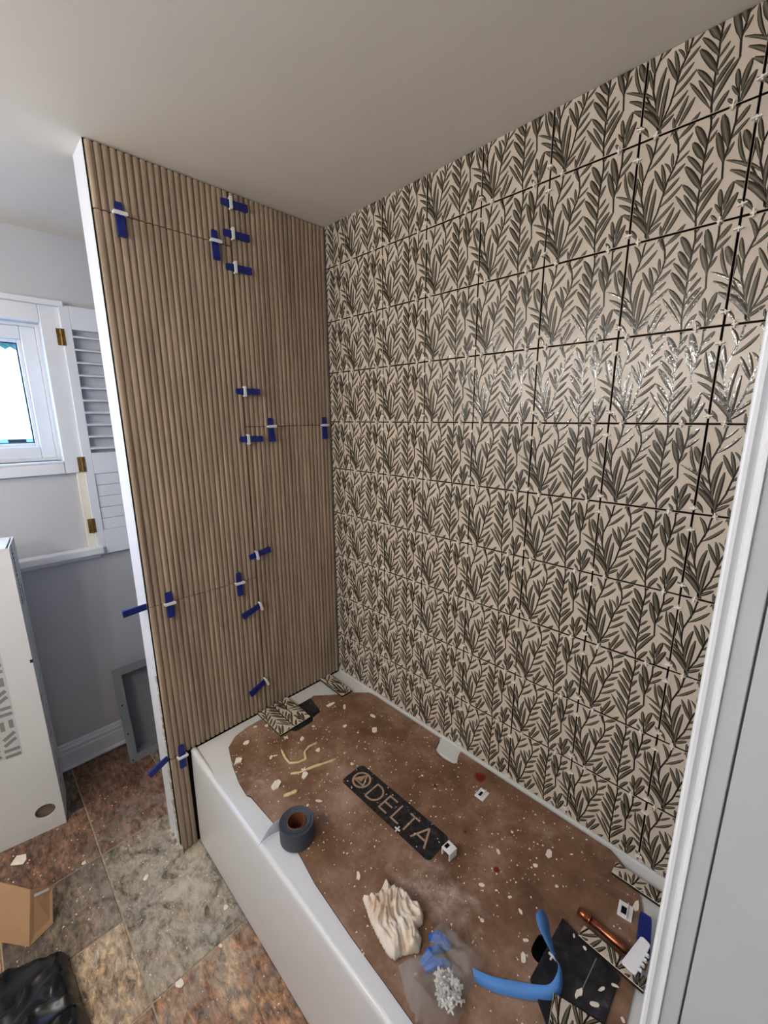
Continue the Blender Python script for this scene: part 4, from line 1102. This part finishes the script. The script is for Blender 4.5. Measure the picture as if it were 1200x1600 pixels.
# ---- plaster chips
def chip_mesh(s_, el):
    n_ = random.randint(6, 8); ps = []
    for k_ in range(n_):
        q = 2 * math.pi * k_ / n_; r_ = s_ * random.uniform(.55, 1.1); ps.append((r_ * math.cos(q) * el, r_ * math.sin(q)))
    return MB().prism(ps, 0, s_ * random.uniform(.25, .5))
CH = [(399, 1136, 7, 1.8), (417, 1134, 9, 1.1), (385, 1161, 11, 1.6), (472, 1155, 11, 1.4), (424, 1183, 6, 2.2), (430, 1181, 4, 3), (497, 1172, 11, 1.2), (539, 1135, 10, 1.1), (585, 1141, 12, 1.8), (517, 1101, 9, 3.0), (538, 1104, 8, 2.4), (583, 1119, 8, 2.6), (550, 1194, 8, 1), (559, 1145, 5, 1), (477, 1212, 15, 1.2), (490, 1135, 7, 1.2),
      (372, 1190, 16, 1.3), (432, 1227, 15, 1.7), (858, 1334, 14, 1.8), (836, 1352, 9, 1.4), (779, 1331, 9, 1.6), (752, 1383, 9, 1.6), (753, 1438, 7, 1.2), (797, 1402, 7, 1.3), (813, 1424, 7, 1.8), (560, 1369, 9, 2), (818, 1498, 9, 2.4), (822, 1470, 8, 1.4), (660, 1212, 5, 1), (870, 1385, 6, 1.6), (995, 1415, 11, 2.6), (905, 1552, 9, 2.4), (929, 1570, 8, 2.0), (960, 1540, 6, 2.4), (940, 1545, 6, 2.6), (897, 1462, 5, 2), (914, 1482, 6, 1.4), (973, 1594, 7, 1.2), (481, 1258, 6, 1.2), (498, 1252, 6, 2.2), (800, 1300, 6, 1.2), (893, 1335, 5, 2)]
LMK = {'tape roll': (464, 1292), 'black logo': (600, 1270), 'hooked glue strand': (470, 1180), 'long glue strand': (490, 1200), 'square tile piece': (445, 1115), 'corner tile strip': (525, 1070), 'rag': (620, 1440), 'blue tape': (850, 1470), 'black sheet': (915, 1520), 'copper pipe': (945, 1450), 'big red stain': (750, 1214), 'notch in the cover': (700, 1175), 'clear bag': (700, 1500), 'boxy white clip': (703, 1333), 'front rim': (375, 1215)}
for (u, v, s_, el) in CH:
    zc = TZ + .0001
    if 823 < u < 971 and v > 1433 and (u > 880 or v > 1500): zc = TZ + .0058
    q = at(u, v, 2, zc)
    o = chip_mesh(s_ * (.00095 if v < 1300 else .0007), el).build('plaster_chip', M['chip'], bevel=.0006, seg=1, loc=(q.x, q.y, zc), rot=(0, 0, random.uniform(0, 3)))
    lm = sorted(LMK, key=lambda a_: (LMK[a_][0] - u) ** 2 + (LMK[a_][1] - v) ** 2)
    tag(o, f"{'large' if s_ > 12 else 'medium' if s_ > 7 else 'small'} {'long' if el >= 2 else 'oval' if el > 1.3 else 'rounded'} plaster flake near the {lm[0]}, towards the {lm[1]}", 'chip', 'plaster flakes on the tub cover')
def crumbs(name, spots, m, label):
    mb = MB()
    for (x, y, z, s_) in spots:
        R = Matrix.Translation((x, y, z)) @ Matrix.Rotation(random.uniform(0, 3), 4, 'Z')
        mb.add([R @ Vector(p_) for p_ in ((-s_ * random.uniform(.6, 1.8), -s_, 0), (s_ * random.uniform(.6, 1.8), -s_ * .8, 0), (0, s_, 0), (0, 0, s_ * 1.1))], [(0, 2, 1), (0, 1, 3), (1, 2, 3), (2, 0, 3)])
    o = mb.build(name, m); return tag(o, label, 'crumbs', kind='stuff')
sp_ = []
while len(sp_) < 800:
    x, y = random.uniform(.05, 1.4), random.uniform(-.70, -.02)
    if not inside((x, y), out) or any(inside((x, y), h_) for h_ in holes) or inside((x, y), rag) or inside((x, y), bagp): continue
    if random.random() > .35 + .65 * max(0, noise.noise(Vector((x * 5, y * 5, 2))) * 2 + .3): continue
    if inside((x, y), pts): continue
    sp_.append((x, y, TZ, random.choice((.0011, .0014, .0018, .0026))))
crumbs('plaster_crumbs', sp_, M['chip'], 'fine plaster crumbs strewn over the tub cover')
sp_ = []
for k_ in range(40):
    qx, qy = random.uniform(.03, 1.45), -.010 - random.uniform(.003, .012)
    if not inside((qx, qy), out) and edge_dist((qx, qy), out) > .004: sp_.append((qx, qy, DECK + .0003, random.uniform(.0012, .003)))
crumbs('mortar_crumbs', sp_, M['chip'], 'crumbs of mortar along the foot of the leaf wall')

# ================================================================== floor things
pts3 = [at(u, v, 2, .001) for u, v in ((16, 1353), (26, 1338), (41, 1335), (42, 1343), (36, 1351), (28, 1352))]
c0 = sum(pts3, Vector()) / 6; c0.z = .001
o = MB().prism([tuple((p_ - c0).xy) for p_ in pts3], 0, .004).build('floor_scrap', M['chip'], bevel=.001, seg=1, loc=c0); tag(o, 'torn white scrap on the floor in front of the white carton', 'scrap')
for (u, v, s_, lb) in ((229, 1371, .012, 'pale plaster lump on the grey floor tile left of the partition foot'), (131, 1349, .009, 'small pale plaster lump on the rust floor tile behind the cardboard'), (281, 1537, .012, 'pale plaster lump on the tan floor tile near the tub'), (345, 1478, .008, 'small plaster lump by the dark gap under the tub'), (353, 1418, .010, 'slender plaster splinter on the floor close to the tub apron')):
    q = at(u, v, 2, .001); o = chip_mesh(s_, 1.3).build('floor_chip', M['chip'], bevel=.001, seg=1, loc=(q.x, q.y, .001)); tag(o, lb, 'chip', 'plaster lumps on the floor')
sp_ = []
while len(sp_) < 420:
    x, y = random.uniform(-.55, .8), random.uniform(-1.32, -.76)
    if x < 0.02 and y > -.83: continue
    dd = math.hypot(x - .02, (y + .86)); 
    if random.random() > .25 + .75 * math.exp(-dd * 4): continue
    sp_.append((x, y, .0009, random.choice((.0012, .0016, .0022, .003))))
crumbs('floor_crumbs', sp_, M['chip'], 'plaster crumbs and grit scattered on the slate floor')

# bent piece of brown cardboard: two panels with a fold, standing behind the black bag
fold_b = Vector((-.035, -1.285, 0)); fold_t = at(47, 1391, 0, -.10)
bc = empty('folded_cardboard', fold_b)
def panel(name, q, m=M['carton'], t=.004):
    q = [Vector(p_) - fold_b for p_ in q]; nrm = (q[1] - q[0]).cross(q[3] - q[0]).normalized() * t
    o = mk(name, q + [p_ - nrm for p_ in q], [(0, 1, 2, 3), (7, 6, 5, 4), (0, 4, 5, 1), (1, 5, 6, 2), (2, 6, 7, 3), (3, 7, 4, 0)], m, bc); return o
rt = at(82, 1384, 0, -.125); rb = at(84, 1448, 0, -.062); rb.z = max(rb.z, .004)
lt = at(-12, 1377, 0, -.21); lb_ = at(-12, 1470, 0, -.14); lb_.z = max(lb_.z, .003)
panel('right_flap', [fold_b + Vector((0, 0, .003)), rb, rt, fold_t]); panel('left_flap', [lb_, fold_b + Vector((0, 0, .003)), fold_t, lt])
tq = [at(53, 1397, 0, -.094), at(76, 1387, 0, -.114), at(76, 1391, 0, -.112), at(53, 1402, 0, -.090)]
tape_n = ((rb - fold_b).cross(fold_t - fold_b)).normalized() * .0012
o = mk('white_strip', [p_ - fold_b + tape_n for p_ in tq] + [p_ - fold_b + tape_n * 1.4 for p_ in tq], [(0, 1, 2, 3), (4, 5, 6, 7)], M['clip'], bc)
tag(bc, 'folded piece of brown cardboard standing on the floor behind the black bag', 'cardboard')

# black plastic bag in the corner of the picture
bp = [(at(u, v, 2, .06).x, at(u, v, 2, .06).y) for u, v in ((-40, 1530), (0, 1508), (60, 1484), (104, 1474), (112, 1500), (124, 1540), (146, 1600), (160, 1660), (60, 1720), (-60, 1680))]
def zk(x, y, d):
    e_ = min(1, d / .030); e_ = e_ ** .6
    f1 = fold(x, y, .5, 38, 2.5, 31.0); f2 = fold(x, y, 2.0, 60, 2.5, 12.0)
    return .002 + e_ * (.060 + .010 * f1 + .008 * f2 * f1 + .012 * noise.noise(Vector((x * 7, y * 7, 3))))
o = drape('black_plastic_bag', bp, zk, M['poly'], step=.008, thick=.001); tag(o, 'shiny black plastic bag lying on the floor near the cardboard', 'bag')
